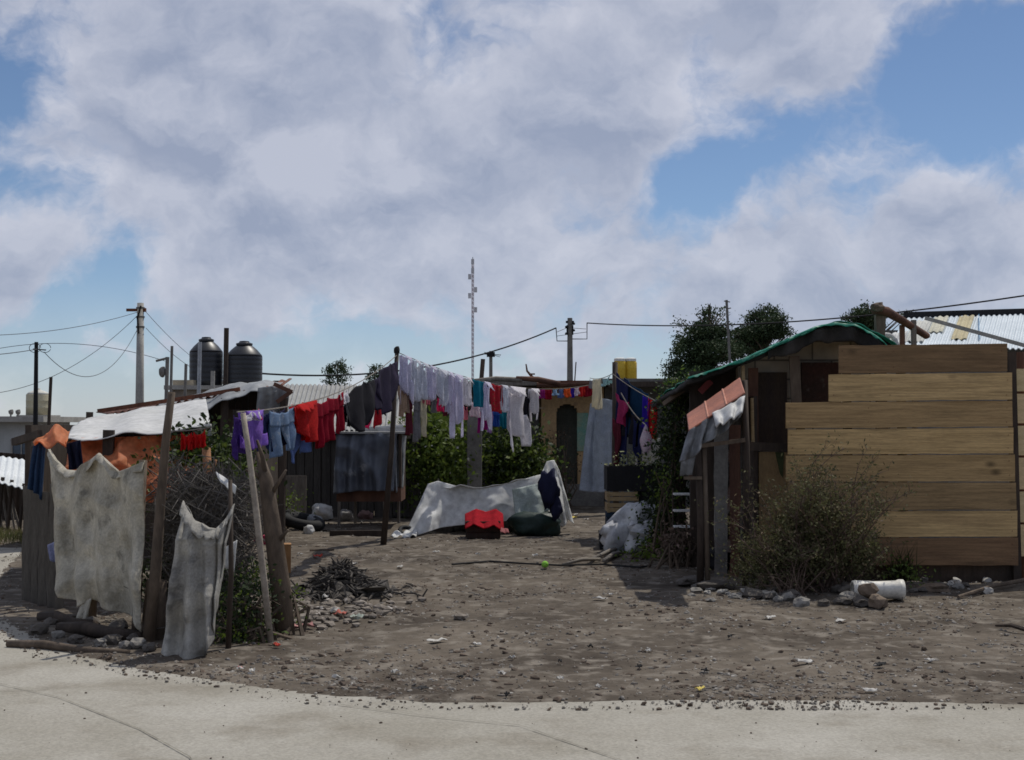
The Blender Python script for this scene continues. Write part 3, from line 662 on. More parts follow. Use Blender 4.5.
bag(345, 522, 21, .13, M('rag_grey', (.25, .24, .23)), 'grey rag bundle beneath the hutch between its legs', 'rag_bundle', 'rags', seed=5)
bag(366, 520, 21, .11, cloth('dustypink', (.35, .24, .23)), 'dusty pinkish bundle beneath the middle of the hutch', 'rag_bundle', 'rags', seed=6)
tag(MB().board(G(330, 536)+Vector((0, 0, .03)), G(384, 537)+Vector((0, 0, .05)), .09, .05).build('log', WDK), 'dark beam lying on the dirt at the foot of the hutch', 'beam')
tag(MB().tube([Vector((G(252, 524).x, 23, .0)), Vector((P(250, 0, 23).x, 23, .5)), P(288, 500, 23)], .025, 6, wob=.3).build('branch', WGR), 'bent grey branch leaning before the board shack', 'branch')
# concrete block pillar with rubble behind left
c = G(298, 520); tag(MB().box((P(298, 0, 23.6).x, 23.6, .38), (.35, .03, .76)).build('board', WGR), 'short grey board standing against the dark board wall', 'board')

# ------------------------------------------------------------------ left fence: posts, sackcloth
def post(pts, r, mat, label, name='fence_post', n=10, wob=.25, stubs=()):
    mb = MB(); mb.tube(pts, r, n, wob=wob)
    for a, b, q in stubs: mb.tube([a, a.lerp(b, .5)+Vector((.01, 0, .015)), b], [q, q*.8, q*.45], 7, wob=.3)
    return tag(mb.build(name, mat, smooth=True), label, 'post')
Yp = 10.55
post([Vector((P(152, 0, Yp).x, Yp, -.1)), P(156, 570, Yp), P(161, 500, Yp), P(166, 440, Yp), P(172, 392, Yp)], [.046, .040, .035, .031, .027], BARK, 'leaning weathered fence post between the two hanging sackcloths')
post([Vector((P(156, 0, 10.7).x, 10.7, -.1)), P(157, 580, 10.7)], [.095, .08], BARK, 'thick stump of a post between the two hanging sackcloths', n=8)
post([Vector((P(38, 0, 13).x, 13, -.1)), P(38, 520, 13), P(36, 446, 13)], [.07, .06, .05], WDK, 'corner fence post under the bunched orange tarp')
post([Vector((P(96, 0, 11.75).x, 11.75, -.1)), P(98, 457, 11.75)], [.045, .035], BARK, 'post holding up the middle of the long pale sackcloth')
post([Vector((P(140, 0, 10.75).x, 10.75, -.1)), P(143, 460, 10.75)], [.035, .03], BARK, 'thin post at the right end of the long pale sackcloth')
post([Vector((P(232, 0, 10.1).x, 10.1, -.05)), P(231, 570, 10.1), P(230, 480, 10.1)], [.022, .02, .015], WDK, 'thin crooked stick at the right edge of the grey sackcloth')
# the two props at the corner
Yl = 10.55
b = G(272, 643); 
post([b - Vector((0, 0, .1)), P(264, 580, 10.4), P(256, 510, 10.45), P(249, 455, 10.5), P(243, 413, 10.5)], [.026, .024, .023, .021, .018], M('wood_bleached', (.38, .33, .27), (.25, .21, .17), scale=7, bump=.5), 'slender bleached pole leaning under the left end of the washing line', 'prop_pole')
b = G(284, 634)
lg = [b - Vector((0, 0, .1)), P(281, 590, 10.85), P(273, 530, 10.85), P(266, 480, 10.85), P(259, 452, 10.9)]
post(lg, [.088, .074, .066, .050, .026], BARK, 'stout dark log post with branch stubs at the yard corner', 'log_post', 14, .18,
     stubs=((P(266, 478, 10.85), P(257, 440, 10.8), .022), (P(269, 498, 10.85), P(286, 470, 10.8), .018), (P(276, 545, 10.85), P(288, 530, 10.75), .02), (P(262, 480, 10.85), P(246, 470, 10.8), .02)))
# long pale sackcloth
top1 = [(49, 449, 12.4), (56, 460, 12.3), (66, 470, 12.1), (76, 471, 11.9), (86, 463, 11.7), (98, 453, 11.4), (108, 462, 11.2), (119, 472, 11.0), (130, 468, 10.85), (144, 461, 10.65)]
t = tag(drape(MB(), top1,
   [(59, 580, 12.0), (62, 596, 11.9), (74, 601, 11.7), (80, 606, 11.5), (90, 600, 11.35), (98, 606, 11.15), (112, 612, 10.95), (125, 618, 10.75), (134, 620, 10.6), (142, 632, 10.55)], 170, 110, .085, 7, .10, 2.6, 2, .006).build('sackcloth', SACK, smooth=True), 'long pale sackcloth sheet strung in scallops along the left fence', 'sackcloth')
def hem(parent, top, drop, out_, mat, seed):
    pts = [P(*q) for q in top]
    mb = MB(); mb.surf(lambda u, v: pl(pts, u) + Vector((0, .03 - out_*v*(.6+.6*abs(nv3((u*9, 0, 0), 1, seed))), .012*math.sin(v*3.1) - drop*v*(.45+.9*abs(nv3((u*7, 3, 0), 1, seed))))), 120, 6, .006)
    return mb.build('folded_hem', mat, parent, smooth=True)
hem(t, top1, .10, .13, SACK, 3)
top2 = [(182, 501, 9.95), (187, 511, 9.9), (194, 521, 9.88), (202, 524, 9.88), (208, 528, 9.9), (215, 529, 9.92), (224, 521, 9.98), (234, 504, 10.05)]
t = tag(drape(MB(), top2,
   [(161, 652, 9.85), (170, 657, 9.8), (180, 660, 9.78), (190, 658, 9.76), (198, 660, 9.78), (206, 656, 9.8), (213, 640, 9.85), (219, 590, 9.95)], 120, 110, .055, 9, .09, 3.0, 5, .006).build('sackcloth', SACK2, smooth=True), 'stained grey sackcloth hanging to the ground at the fence corner', 'sackcloth')
hem(t, top2, .13, .15, SACK2, 7)
tag(drape(MB(), [(216, 472, 10.4), (222, 476, 10.4), (236, 486, 10.3)], [(219, 480, 10.35), (226, 487, 10.3), (235, 494, 10.3)], 16, 8, .02, 4, .03, 6, 7).build('white_rag', TARPW, smooth=True), 'scrap of white plastic snagged in the brushwood above the grey sackcloth', 'rag')
tag(drape(MB(), [(224, 548, 10.4), (237, 540, 10.4)], [(226, 568, 10.4), (234, 572, 10.4)], 8, 8, .02, 4, .02, 6, 8).build('white_bag', TARPW, smooth=True), 'white bag caught on the twigs right of the grey sackcloth', 'bag')
# grey board panel and blue cloth at the far corner
for i, (p0, p1, pt) in enumerate(((28, 37, 486), (37, 44, 478), (44, 53, 492), (53, 61, 484), (61, 69, 470))):
    Y = 12.9-.12*i
    a, b2 = P(p0, 0, Y), P(p1, 0, Y)
    tag(MB().board(Vector(((a.x+b2.x)/2, Y, 0)), Vector(((a.x+b2.x)/2+.01, Y+.02, P(0, pt, Y).z)), (b2.x-a.x)*1.02, .025, up=Vector((1, 0, 0)), rough=.02, seg=8).build('fence_board', M('wood_dark_grey', (.15, .135, .115), (.07, .06, .05), scale=4, stretch=(2, 1, .3), bump=.6)), ('leftmost grey upright board at the fence corner', 'tall second grey board from the fence corner', 'middle grey board below the blue cloth', 'fourth grey board beside the pale sackcloth', 'grey board half behind the pale sackcloth')[i], 'board', 'upright boards at the fence corner')  # dark grey wood, between the plain grey and the dark woods
tag(drape(MB(), [(35, 440, 12.75), (46, 438, 12.7)], [(28, 488, 12.7), (36, 494, 12.65), (41, 500, 12.65)], 16, 24, .035, 5, .03, 4, 3).build('blue_cloth', cloth('denim', (.055, .10, .19)), smooth=True), 'faded blue cloth draped over the corner fence post', 'cloth')
tag(drape(MB(), [(48, 545, 12.2), (58, 540, 12.1)], [(50, 560, 12.15), (60, 566, 12.1)], 8, 8, .02, 3, .02, 5, 4).build('blue_rag', cloth('paleblue', (.30, .32, .48)), smooth=True), 'small pale blue rag low on the corner boards', 'rag')
tag(drape(MB(), [(82, 602, 11.4), (92, 598, 11.3)], [(76, 618, 11.3), (86, 624, 11.3)], 8, 8, .02, 3, .02, 5, 4).build('white_rag', SACK, smooth=True), 'torn tail of pale cloth below the long sackcloth', 'rag')
# logs, stones and dark rubbish at the fence foot
for i, (a, b2, r, lab) in enumerate((((8, 648), (128, 657), .030, 'long thin pole lying flat in front of the left fence'), ((60, 634), (142, 642), .05, 'thick dark log along the foot of the long sackcloth'), ((40, 622), (95, 630), .045, 'dark log below the corner boards'))):
    p, q = G(*a), G(*b2); p.z = q.z = r*.9
    tag(MB().tube([p, p.lerp(q, .3)+Vector((0, .03, .01)), p.lerp(q, .65)-Vector((0, .03, 0)), q], [r, r*1.1, r*.9, r*.8], 8, wob=.3).build('log', WDK if i else BARK, smooth=True), lab, 'log', 'logs at the fence foot')
rock = M('rock_grey', (.26, .245, .225), (.15, .14, .125), scale=5, bump=.8, bscale=22)
rockd = M('rock_dark', (.13, .115, .10), (.07, .06, .052), scale=5, bump=.8, bscale=22)
rockl = M('rock_pale', (.50, .48, .44), (.34, .32, .29), scale=5, bump=.6, bscale=22)
def stone(px, py, r, mat, label, grp, sq=.65, seed=0, name='stone', dz=0):
    c = G(px, py); c.z = gz(c.x, c.y) + r*sq*.6 + dz
    mb = MB().blob(c, (r*random.uniform(.9, 1.25), r*random.uniform(.8, 1), r*sq), 2, .38, 1.5, seed or random.random()*90, random.random()*6)
    return tag(mb.build(name, mat), label, 'stone', grp)
for px, py, r, m in ((58, 640, .05, rock), (76, 645, .06, rockd), (100, 648, .05, rock), (112, 646, .07, rockd), (126, 650, .05, rock), (133, 643, .05, rockd), (92, 628, .07, rockd), (118, 632, .08, rockd), (70, 622, .07, rockd), (150, 654, .05, rockd), (50, 628, .06, rockd), (104, 636, .06, rockd), (138, 650, .06, rock), (64, 650, .035, rock), (146, 640, .06, rockd), (38, 636, .08, rockd)):
    stone(px, py, r, m, 'stone in the dark rubble along the foot of the long sackcloth', 'stones under the left fence')

# brushwood heap, hedge bush behind left fence
t = thing('brushwood_heap', (P(190, 0, 11.2).x, 11.2, 0), 'tangled heap of dry grey brushwood behind the left fence', 'brushwood')
mb = MB()
for k in range(1500):
    c = Vector((P(random.uniform(168, 246), 0, 11.1).x, random.gauss(11.2, .2), 0)); c.z = abs(random.gauss(.55, .33)) if k % 3 else random.uniform(.7, 1.22)
    c.z = min(c.z, 1.25 - .3*abs(c.x+2.5))
    d = Vector((random.gauss(0, 1), random.gauss(0, .5), random.gauss(0, .55))).normalized()*random.uniform(.08, .26)
    k1 = Vector((random.gauss(0, .06), random.gauss(0, .04), random.gauss(0, .07)))
    r = random.uniform(.002, .006)
    mb.tube([c-d, c-d*.3+k1, c+d*.4-k1*.5, c+d+k1], [r, r, r*.8, r*.4], 4, cap=False)
mb.build('twigs', TWIGG, t)
mb = MB(); crown(mb, [((P(178, 0, 11.4).x, 11.5, .35), (.35, .3, .4)), ((P(235, 0, 11.1).x, 11.2, .3), (.25, .2, .35)), ((P(200, 0, 11.4).x, 11.5, .45), (.35, .15, .45))], 2600, .045, shell=.1); mb.build('leaves', LEAFD, t)
def bush(name, label, Y, lobes, n, size, mat, twn=30, cat='bush', x=None, grp=None, mat2=None, n2=0, twmat=None, asp=.55, trunk_r=.02):
    L_ = [(P(a, b_, Y+dy), (rx_*pxm(Y), ry_, rz_*pxm(Y))) for a, b_, dy, rx_, ry_, rz_ in lobes]
    bx = sum(c.x for c, r in L_)/len(L_); b = Vector((bx if x is None else P(x, 0, Y).x, Y, 0))
    t = thing(name, b, label, cat, grp)
    mb = MB()
    for k in range(twn):
        c, r = random.choice(L_); e = c + Vector((random.gauss(0, .5)*r[0], random.gauss(0, .5)*r[1], random.gauss(0, .5)*r[2]))
        s_ = b + Vector((random.gauss(0, .12), random.gauss(0, .1), 0)); m_ = s_.lerp(e, .5) + Vector((random.gauss(0, .08), 0, .08))
        mb.tube([s_, m_, e], [trunk_r, trunk_r*.6, trunk_r*.25], 5, cap=False)
    mb.build('stems', twmat or BARK, t)
    mb = MB(); crown(mb, L_, n, size, asp); mb.build('foliage', mat, t)
    if mat2: mb = MB(); crown(mb, [(c + Vector((0, 0, r[2]*.2)), tuple(q*.95 for q in r)) for c, r in L_], n2, size, asp, shell=.85); mb.build('new_growth', mat2, t)
    return t
bush('leafy_bush', 'dark green leafy bush between the orange tarp and purple shirt', 13.2, [(186, 462, 0, 22, .3, 20), (210, 455, .1, 22, .3, 22), (225, 470, 0, 16, .3, 22), (200, 485, .1, 28, .3, 20), (170, 478, 0, 14, .2, 14), (232, 490, .2, 12, .2, 14)], 3200, .06, LEAF, 24, mat2=LEAFD, n2=1500)
tag(MB().tube([Vector((P(214, 0, 12.9).x, 12.9, 0)), P(210, 500, 12.9), P(206, 448, 12.9)], [.05, .045, .04], 8, wob=.2).tube([P(209, 485, 12.9), P(216, 460, 12.85)], [.02, .012], 6).build('dead_tree', M('bark_orange', (.42, .20, .10), (.25, .13, .07), scale=4), smooth=True), 'reddish forked bare trunk showing before the leafy bush', 'dead tree')
t = bush('weed_clump', 'weeds and ivy growing round the foot of the corner posts', 10.6, [(236, 600, 0, 20, .2, 26), (252, 620, 0, 18, .2, 22), (226, 635, -.1, 16, .15, 14), (262, 590, .2, 12, .2, 20), (240, 640, -.2, 20, .12, 10)], 1300, .038, LEAFD, 30, 'weeds', mat2=LEAFY, n2=170)
bush('weed_clump', 'yellowish flowering weeds right of the stout log post', 10.9, [(290, 590, .3, 6, .1, 12), (294, 608, .2, 10, .1, 10)], 200, .03, LEAFY, 10, 'weeds')
bush('weed_clump', 'bright green weed against the dark board shack', 22, [(283, 503, 0, 12, .2, 10), (276, 512, 0, 8, .15, 8)], 350, .055, LEAFY, 8, 'weeds')
# ------------------------------------------------------------------ back row of houses
YB = 28.0
def X(px, Y): return P(px, 0, Y).x
def Z(py, Y): return P(0, py, Y).z
zr = Z(385, YB)
t = thing('wood_house', (X(470, YB), YB, 0), 'dark timber house wall behind the two garden bushes', 'house')
mb = MB(); x = X(412, YB)
while x < X(538, YB):
    wd = random.uniform(.14, .22); mb.box((x+wd/2, YB+random.uniform(-.01, .01), zr/2-.02), (wd-.012, .04, zr-.06)); x += wd
MB().box((X(475, YB), YB+4, zr/2), (X(538, YB)-X(412, YB), .06, zr)).build('back_wall', WDK, t)
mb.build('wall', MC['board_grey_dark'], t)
MB().box((X(473, YB), YB+1.8, zr+.02), (X(540, YB)-X(408, YB), 4.8, .06)).build('roof', ASB, t)
MB().board((X(408, YB), YB-.62, zr-.02), (X(542, YB), YB-.62, zr+.03), .10, .08).build('eave_beam', WGR, t)
t = thing('ochre_house', (X(570, YB), YB, 0), 'ochre plastered house with a dark arched opening behind the white heap', 'house')
x0, x1 = X(541, YB), X(603, YB); dx0, dx1 = X(556, YB), X(577, YB); dz = Z(404, YB); dpt = .25
ochre = M('plaster_ochre', (.50, .33, .17), (.38, .25, .13), scale=1.6, c3=(.26, .17, .10), c3amt=(.6, .75), bscale=20)
w_ = MB()
w_.box(((x0+dx0)/2, YB+dpt/2, zr/2), (dx0-x0, dpt, zr)).box(((x1+dx1)/2, YB+dpt/2, zr/2), (x1-dx1, dpt, zr))
n = 8; cxm = (dx0+dx1)/2; hw = (dx1-dx0)/2; zsp = dz-.18
for i in range(n):   # arch filled by stepped voussoirs
    a0 = math.pi*i/n; a1 = math.pi*(i+1)/n; xa_, xb_ = cxm-hw*math.cos(a0), cxm-hw*math.cos(a1); zz = zsp+.18*math.sin((a0+a1)/2)
    w_.box(((xa_+xb_)/2, YB+dpt/2, (zz+zr)/2), (xb_-xa_, dpt, zr-zz))
w_.build('wall', ochre, t)
MB().box(((x0+x1)/2, YB+3.5, zr/2), (x1-x0, .1, zr)).build('back_wall', ochre, t)
MB().box((cxm, YB+dpt+.06, zr/2-.1), (hw*2+.3, .06, zr-.25)).build('door', M('door_olive', (.10, .105, .085), (.06, .062, .05), scale=2), t)
MB().box(((x0+x1)/2, YB-.03, .22), (x1-x0, .05, .44)).build('plinth', CBK, t)
MB().box(((x0+x1)/2, YB+1.7, zr+.03), (x1-x0+.1, 4.9, .07)).build('roof', RUST, t)
MB().tube([(x0-.1, YB-.7, zr-.02), (x1+.1, YB-.72, zr+.02)], .055, 8, wob=.2).build('eave_beam', WRD, t)
MB().box((X(582, YB), YB-.012, Z(432, YB)), (.22, .02, .75)).build('turquoise_patch', M('paint_turquoise', (.16, .34, .28), (.30, .34, .24), scale=5), t)
t = thing('block_house', (X(648, YB), YB, 0), 'grey block house under a dark flat roof behind the hanging dark clothes', 'house')
x0, x1 = X(604, YB), X(700, YB)
MB().box(((x0+x1)/2, YB+2, zr/2-.03), (x1-x0, 4, zr-.02)).build('wall', M('block_grey', (.15, .15, .14), (.10, .10, .095), scale=2, c3=(.3, .29, .27), c3amt=(.62, .75)), t)
MB().box(((x0+x1)/2+.1, YB+1.6, zr+.05), (x1-x0+.5, 5.2, .09)).build('roof', M('roof_dull', (.2, .19, .17), (.13, .12, .11)), t)
MB().board((x0, YB-1.05, zr-.02), (x1+.3, YB-1.0, zr-.0), .1, .08).build('eave_beam', WDK, t)
tag(MB().box(((X(637, 24)+X(660, 24))/2, 24.6, Z(444, 24)/2), (X(660, 24)-X(637, 24), .15, Z(444, 24)*1.0)).build('low_wall', CONC), 'short pale block wall piece behind the pink and white bag', 'wall')
tag(MB().box((X(475, 24.7), 24.7, Z(415, 24.7)/2), (.25, .26, Z(415, 24.7))).build('concrete_pillar', CBK), 'square grey concrete pillar standing between the two bushes', 'pillar')
for a, b2, r, lab in (((516, 378), (560, 384), .05, 'rusty twisted log lying on the roof edge above the small clothes'), ((470, 381), (522, 380), .045, 'straight pale timber along the roof edge above the white shirts')):
    Y = 26.7; tag(MB().tube([P(a[0], a[1], Y), P((a[0]+b2[0])/2, (a[1]+b2[1])/2-1.5, Y), P(b2[0], b2[1], Y)], [r*.7, r, r], 8, wob=.4).build('roof_log', WRD if a[0] > 500 else WGR, smooth=True), lab, 'log')
tag(MB().tube([P(533, 378, 26.8), P(527, 371, 26.8), P(526, 364, 26.8)], [.03, .02, .012], 6, wob=.4).tube([P(529, 374, 26.8), P(535, 374, 26.8)], .015, 5).build('roof_branch', WRD), 'small crooked branch sticking up from the roof edge', 'branch')
# yellow containers on the roof
yl = M('plastic_yellow', (.62, .42, .04), (.5, .33, .03), scale=2, rough=.45, bump=.05)
for i, (px, w) in enumerate(((619, 13), (630, 12))):
    c = Vector((X(px, 28.6), 28.6+i*.02, zr+.095)); r = w/2*pxm(28.6); h = 20*pxm(28.6)
    t = thing('plastic_drum', c, ('left', 'right')[i] + ' yellow plastic container on the roof above the hanging clothes', 'container', 'yellow containers on the roof')
    MB().lathe(c, [(r*.92, 0), (r, .03), (r, h*.6), (r*1.02, h*.62), (r, h*.66), (r, h*.92), (r*.85, h)], 18).build('body', yl, t, smooth=True)
    MB().lathe(c+Vector((0, 0, h)), [(r*.9, 0), (r*.9, .05), (r*.5, .07)], 18).build('lid', M('plastic_white', (.7, .7, .66), rough=.5), t)
# garden bushes
bush('leafy_bush', 'large sunlit green bush with white specks below the white shirts', 25.0, [(432, 440, 0, 26, .55, 22), (420, 465, -.2, 22, .5, 25), (445, 464, -.2, 17, .5, 24), (412, 488, 0, 16, .4, 22), (438, 492, 0, 24, .45, 20), (440, 428, .1, 15, .4, 12), (400, 470, .1, 10, .3, 24)], 5200, .10, LEAF, 34, mat2=LEAFY, n2=3000)
bush('leafy_bush', 'darker green bush right of the concrete pillar under the wide white shirt', 25.6, [(505, 450, 0, 20, .5, 22), (525, 466, 0, 18, .5, 18), (502, 478, 0, 16, .4, 22), (520, 488, .1, 20, .4, 16), (525, 448, .2, 8, .3, 12)], 3600, .10, LEAF, 26, mat2=LEAFD, n2=2600)
w_ = MB()
for _ in range(34): w_.leaf(P(random.uniform(412, 470), random.uniform(430, 505), 24.35), .055, asp=.9)
tag(w_.build('blossom', M('petal_white', (.7, .68, .62), bump=0)), 'white blossoms dotted over the large sunlit bush', 'blossoms', kind='stuff')
bush('dead_plant', 'brown dead plant in front of the dark arched opening', 27.3, [(562, 440, 0, 8, .15, 14), (556, 465, 0, 9, .15, 18), (570, 475, 0, 7, .15, 16)], 420, .045, M('leaf_brown', (.12, .08, .05), (.05, .035, .025), scale=3, bump=0), 20, 'plant')
# large grey blue sheet beside the ochre house
tag(drape(MB(), [(590, 404, 25.6), (600, 398, 25.6), (612, 400, 25.5), (624, 410, 25.5)], [(579, 490, 25.2), (590, 492, 25.2), (606, 492, 25.1), (628, 488, 25.2)], 60, 70, .07, 6, .13, 1.6, 2, .006).build('hanging_sheet', cloth('bluegrey', (.42, .46, .52), .8), smooth=True), 'large pale blue grey sheet hanging right of the ochre house', 'sheet')
tag(drape(MB(), [(645, 440, 24.2), (660, 438, 24.2)], [(644, 480, 24.2), (659, 482, 24.2)], 12, 16, .04, 4, .03, 3, 12).build('hanging_sheet', cloth('palegrey', (.42, .42, .40)), smooth=True), 'small pale cloth hanging against the ivy under the red towel', 'sheet')

# ------------------------------------------------------------------ tarp-covered heap
YH = 21.0
TARPC = M('tarp_clean', (.92, .92, .90), (.82, .82, .80), scale=1, rough=.45, bump=.12, bscale=10, trans=.5)
t = tag(drape(MB(), [(428, 484, 21.3), (438, 481, 21.2), (455, 486, 21.15), (475, 489, 21.15), (500, 486, 21.1), (515, 482, 21.1), (535, 476, 21.2), (548, 473, 21.3)],
  [(404, 537, 20.8), (422, 533, 20.75), (440, 528, 20.85), (468, 524, 20.95), (490, 524, 20.95), (512, 520, 20.9), (535, 511, 20.95), (556, 512, 21.0)], 150, 70, .07, 5, .26, 1.15, 31, .008, .02).build('white_tarp', TARPC, smooth=True), 'creased white tarpaulin spread over the long heap in mid yard', 'tarp')
tag(drape(MB(), [(430, 484, 21.28), (455, 486, 21.13), (500, 486, 21.08), (548, 473, 21.28)], [(440, 490, 22.3), (465, 492, 22.4), (505, 490, 22.4), (545, 480, 22.4)], 60, 14, .03, 8, .08, 2, 32, nrm=Vector((0, 0, 1))).build('white_tarp', TARPW, smooth=True), 'back fold of white tarpaulin along the top of the heap', 'tarp')
mb = MB()
for i in range(8):
    px = 447+i*13.5; mb.blob((X(px, 21.7), 21.75, .18), (.24, .33, .33), 2, .3, 1.5, i)
tag(mb.build('rubble_mound', rockd), 'dark mound of rubble under the white tarpaulin', 'mound')
tag(drape(MB(), [(512, 489, 20.95), (540, 483, 20.95), (561, 485, 21.0)], [(516, 522, 20.7), (540, 514, 20.7), (560, 506, 20.8)], 30, 20, .06, 5, .16, 2.2, 41).build('pale_green_sheet', M('sheet_palegreen', (.50, .56, .53), (.38, .44, .41), scale=2, rough=.5, trans=.3), smooth=True), 'pale greenish plastic sheet over the right end of the heap', 'plastic sheet')
bag(537, 536, 20.9, .30, M('sack_darkgreen', (.015, .035, .028), (.01, .022, .018), rough=.5), 'dark green sack bulging under the right end of the white tarp', 'sack', 'sack', (1.25, .6, .62), 8)
tag(MB().blob(P(549, 489, 20.45), (.13, .11, .27), 3, .4, 1.8, 9).blob(P(556, 508, 20.45), (.09, .08, .16), 3, .3, 1.8, 4).build('cloth_bundle', cloth('ink', (.02, .022, .05), trans=0), smooth=True), 'dark navy bundle heaped high at the right end of the tarp', 'bundle')
tag(drape(MB(), [(541, 474, 21.1), (547, 461, 21.1), (554, 460, 21.1), (559, 470, 21.0)], [(556, 522, 20.8), (562, 528, 20.7), (569, 520, 20.8), (574, 524, 20.9)], 34, 50, .09, 5, .14, 3, 44, belly=.1).build('white_cloth', TARPC, smooth=True), 'white cloth with dark spots trailing down off the navy bundle', 'cloth')
tag(drape(MB(), [(396, 531, 20.6), (408, 529, 20.7), (418, 530, 20.7)], [(390, 537, 20.3), (405, 539, 20.2), (416, 538, 20.2)], 20, 10, .03, 5, .05, 4, 45, nrm=Vector((0, 0, 1))).build('white_plastic', TARPW, smooth=True), 'loose tongue of white plastic on the dirt left of the heap', 'plastic scrap')
tag(torus((G(407, 535).x, G(407, 535).y-.05, .06), .10, .035, .5, 14, 6).build('black_ring', blk), 'small black ring lying on the loose white plastic tongue', 'ring')
# red covered crate
t = thing('crate', (X(484, 20.2), 20.3, 0), 'dark crate half hidden by a red cloth before the white tarp', 'crate')
mb = MB(); x0, x1 = X(467, 20.2), X(500, 20.2)
for z in (.05, .13, .21): mb.box(((x0+x1)/2, 20.05, z), (x1-x0, .02, .07)).box(((x0+x1)/2, 20.5, z), (x1-x0, .02, .07)).box((x0, 20.27, z), (.02, .43, .07)).box((x1, 20.27, z), (.02, .43, .07))
mb.build('slats', WDK, t); MB().box(((x0+x1)/2, 20.27, .04), (x1-x0-.03, .42, .02)).build('bottom', WDK, t)
for x in (x0+.02, x1-.02): MB().box((x, 20.07, .125), (.03, .03, .25)).build('corner_post', WDK, t)
red = cloth('red', (.55, .025, .04), .7)
tag(drape(MB(), [(465, 514, 20.4), (476, 509, 20.45), (486, 512, 20.45), (496, 509, 20.45), (503, 514, 20.4)], [(465, 529, 19.9), (474, 524, 19.85), (484, 529, 19.85), (494, 525, 19.85), (504, 532, 19.9)], 40, 20, .03, 8, .05, 3, 51).build('red_cloth', red, smooth=True), 'bright red cloth thrown over the dark crate in mid yard', 'cloth')
tag(drape(MB(), [(499, 527, 20.0), (508, 529, 19.9)], [(501, 533, 19.8), (509, 533, 19.7)], 8, 8, .01, 3, .02, 3, 52, nrm=Vector((0, 0, 1))).build('pink_rag', cloth('dustpink', (.50, .20, .20))), 'faded pink rag end on the dirt right of the red cloth', 'rag')
tag(MB().blob(G(574, 497)+Vector((0, 1, .12)), (.16, .12, .1), 2, .2).build('red_bundle', red), 'small red bundle on the ground below the grey blue sheet', 'bundle')

# ------------------------------------------------------------------ clothes pole and lines
Yq = 19.3
b = G(383, 544); ptop = P(397, 352, Yq)
pb = Vector((b.x, b.y, -.05))
t = thing('clothes_pole', b, 'slim dark forked pole holding up the washing lines in mid yard', 'pole')
MB().tube([pb, pb.lerp(ptop, .5)+Vector((.02, 0, 0)), ptop], [.042, .036, .03], 9, wob=.15).build('pole', WDK, t, smooth=True)
MB().blob(ptop+Vector((0, 0, .02)), (.045, .04, .06), 2, .15).build('wrapped_top', blk, t)

class Line:
    def __init__(s, a, b, sag, label, r=.006, n=60):
        s.pts = [a.lerp(b, i/n) - Vector((0, 0, sag*4*(i/n)*(1-i/n))) for i in range(n+1)]
        s.d = (b-a).normalized(); s.ob = tag(MB().tube(s.pts[::2], r, 5).build('washing_line', WGR), label, 'washing line')
    def at(s, px):
        for a, b in zip(s.pts, s.pts[1:]):
            pa, pb_ = proj(a)[0], proj(b)[0]
            if min(pa, pb_) <= px <= max(pa, pb_): return a.lerp(b, (px-pa)/(pb_-pa))
        return s.pts[0] if abs(proj(s.pts[0])[0]-px) < abs(proj(s.pts[-1])[0]-px) else s.pts[-1]

SH = {  # panels: list of rows (v, uL, uR); u across, v down
 'shirt': [[(0, .22, .78), (.08, .12, .88), (.22, .16, .84), (.6, .18, .82), (1, .15, .85)], [(0.02, -.02, .25), (.25, -.10, .16), (.6, -.08, .08), (.78, -.06, .07)], [(0.02, .75, 1.02), (.25, .84, 1.10), (.55, .92, 1.08), (.72, .93, 1.06)]],
 'upside': [[(0, .12, .88), (.4, .14, .86), (.8, .10, .90), (.92, .2, .8), (1, .36, .64)], [(.55, .05, .16), (.75, -.05, .20), (1.15, -.06, .12), (1.3, -.02, .10)], [(.55, .84, .95), (.75, .80, 1.05), (1.1, .88, 1.06), (1.22, .90, 1.02)]],
 'tee': [[(0, .1, .9), (.35, .13, .87), (.7, .12, .88), (1, .25, .75)], [(.62, .0, .14), (.8, -.14, .2), (.95, -.1, .15)], [(.62, .86, 1), (.8, .8, 1.14), (.95, .85, 1.1)]],
 'trousers': [[(0, .02, .98), (.12, .0, 1.0), (.32, .0, 1.0)], [(.30, .0, .52), (.6, .02, .44), (1, .06, .38)], [(.30, .48, 1.0), (.6, .58, 1.0), (.93, .64, .98)]],
 'shorts': [[(0, .05, .95), (.4, .0, 1.0)], [(.38, .0, .52), (1, -.05, .44)], [(.38, .48, 1.0), (1, .56, 1.05)]],
 'towel': [[(0, .02, .98), (.5, .0, 1.0), (1, .03, .97)]],
 'legging': [[(0, 0, 1), (.3, .05, .95), (.7, .2, .8), (1, .32, .70)]],
 'dress': [[(0, .25, .75), (.3, .2, .8), (.7, .05, .95), (1, -.05, 1.05)]],
 'jacket': [[(0, .3, .7), (.15, .05, .95), (.4, .0, 1.0), (.7, .15, 1.0), (1, .35, .9)], [(.1, -.05, .2), (.4, -.15, .12), (.75, -.05, .14)], [(.1, .8, 1.05), (.4, .9, 1.15), (.62, .92, 1.1)]],
 'point': [[(0, 0, 1), (.4, .05, .98), (.75, .3, .95), (1, .55, .80)]],
}
def rowlr(rows, v):
    for (v0, a0, b0), (v1, a1, b1) in zip(rows, rows[1:]):
        if v <= v1: k = (v-v0)/(v1-v0); return a0+(a1-a0)*k, b0+(b1-b0)*k
    return rows[-1][1:]
gcount = 0
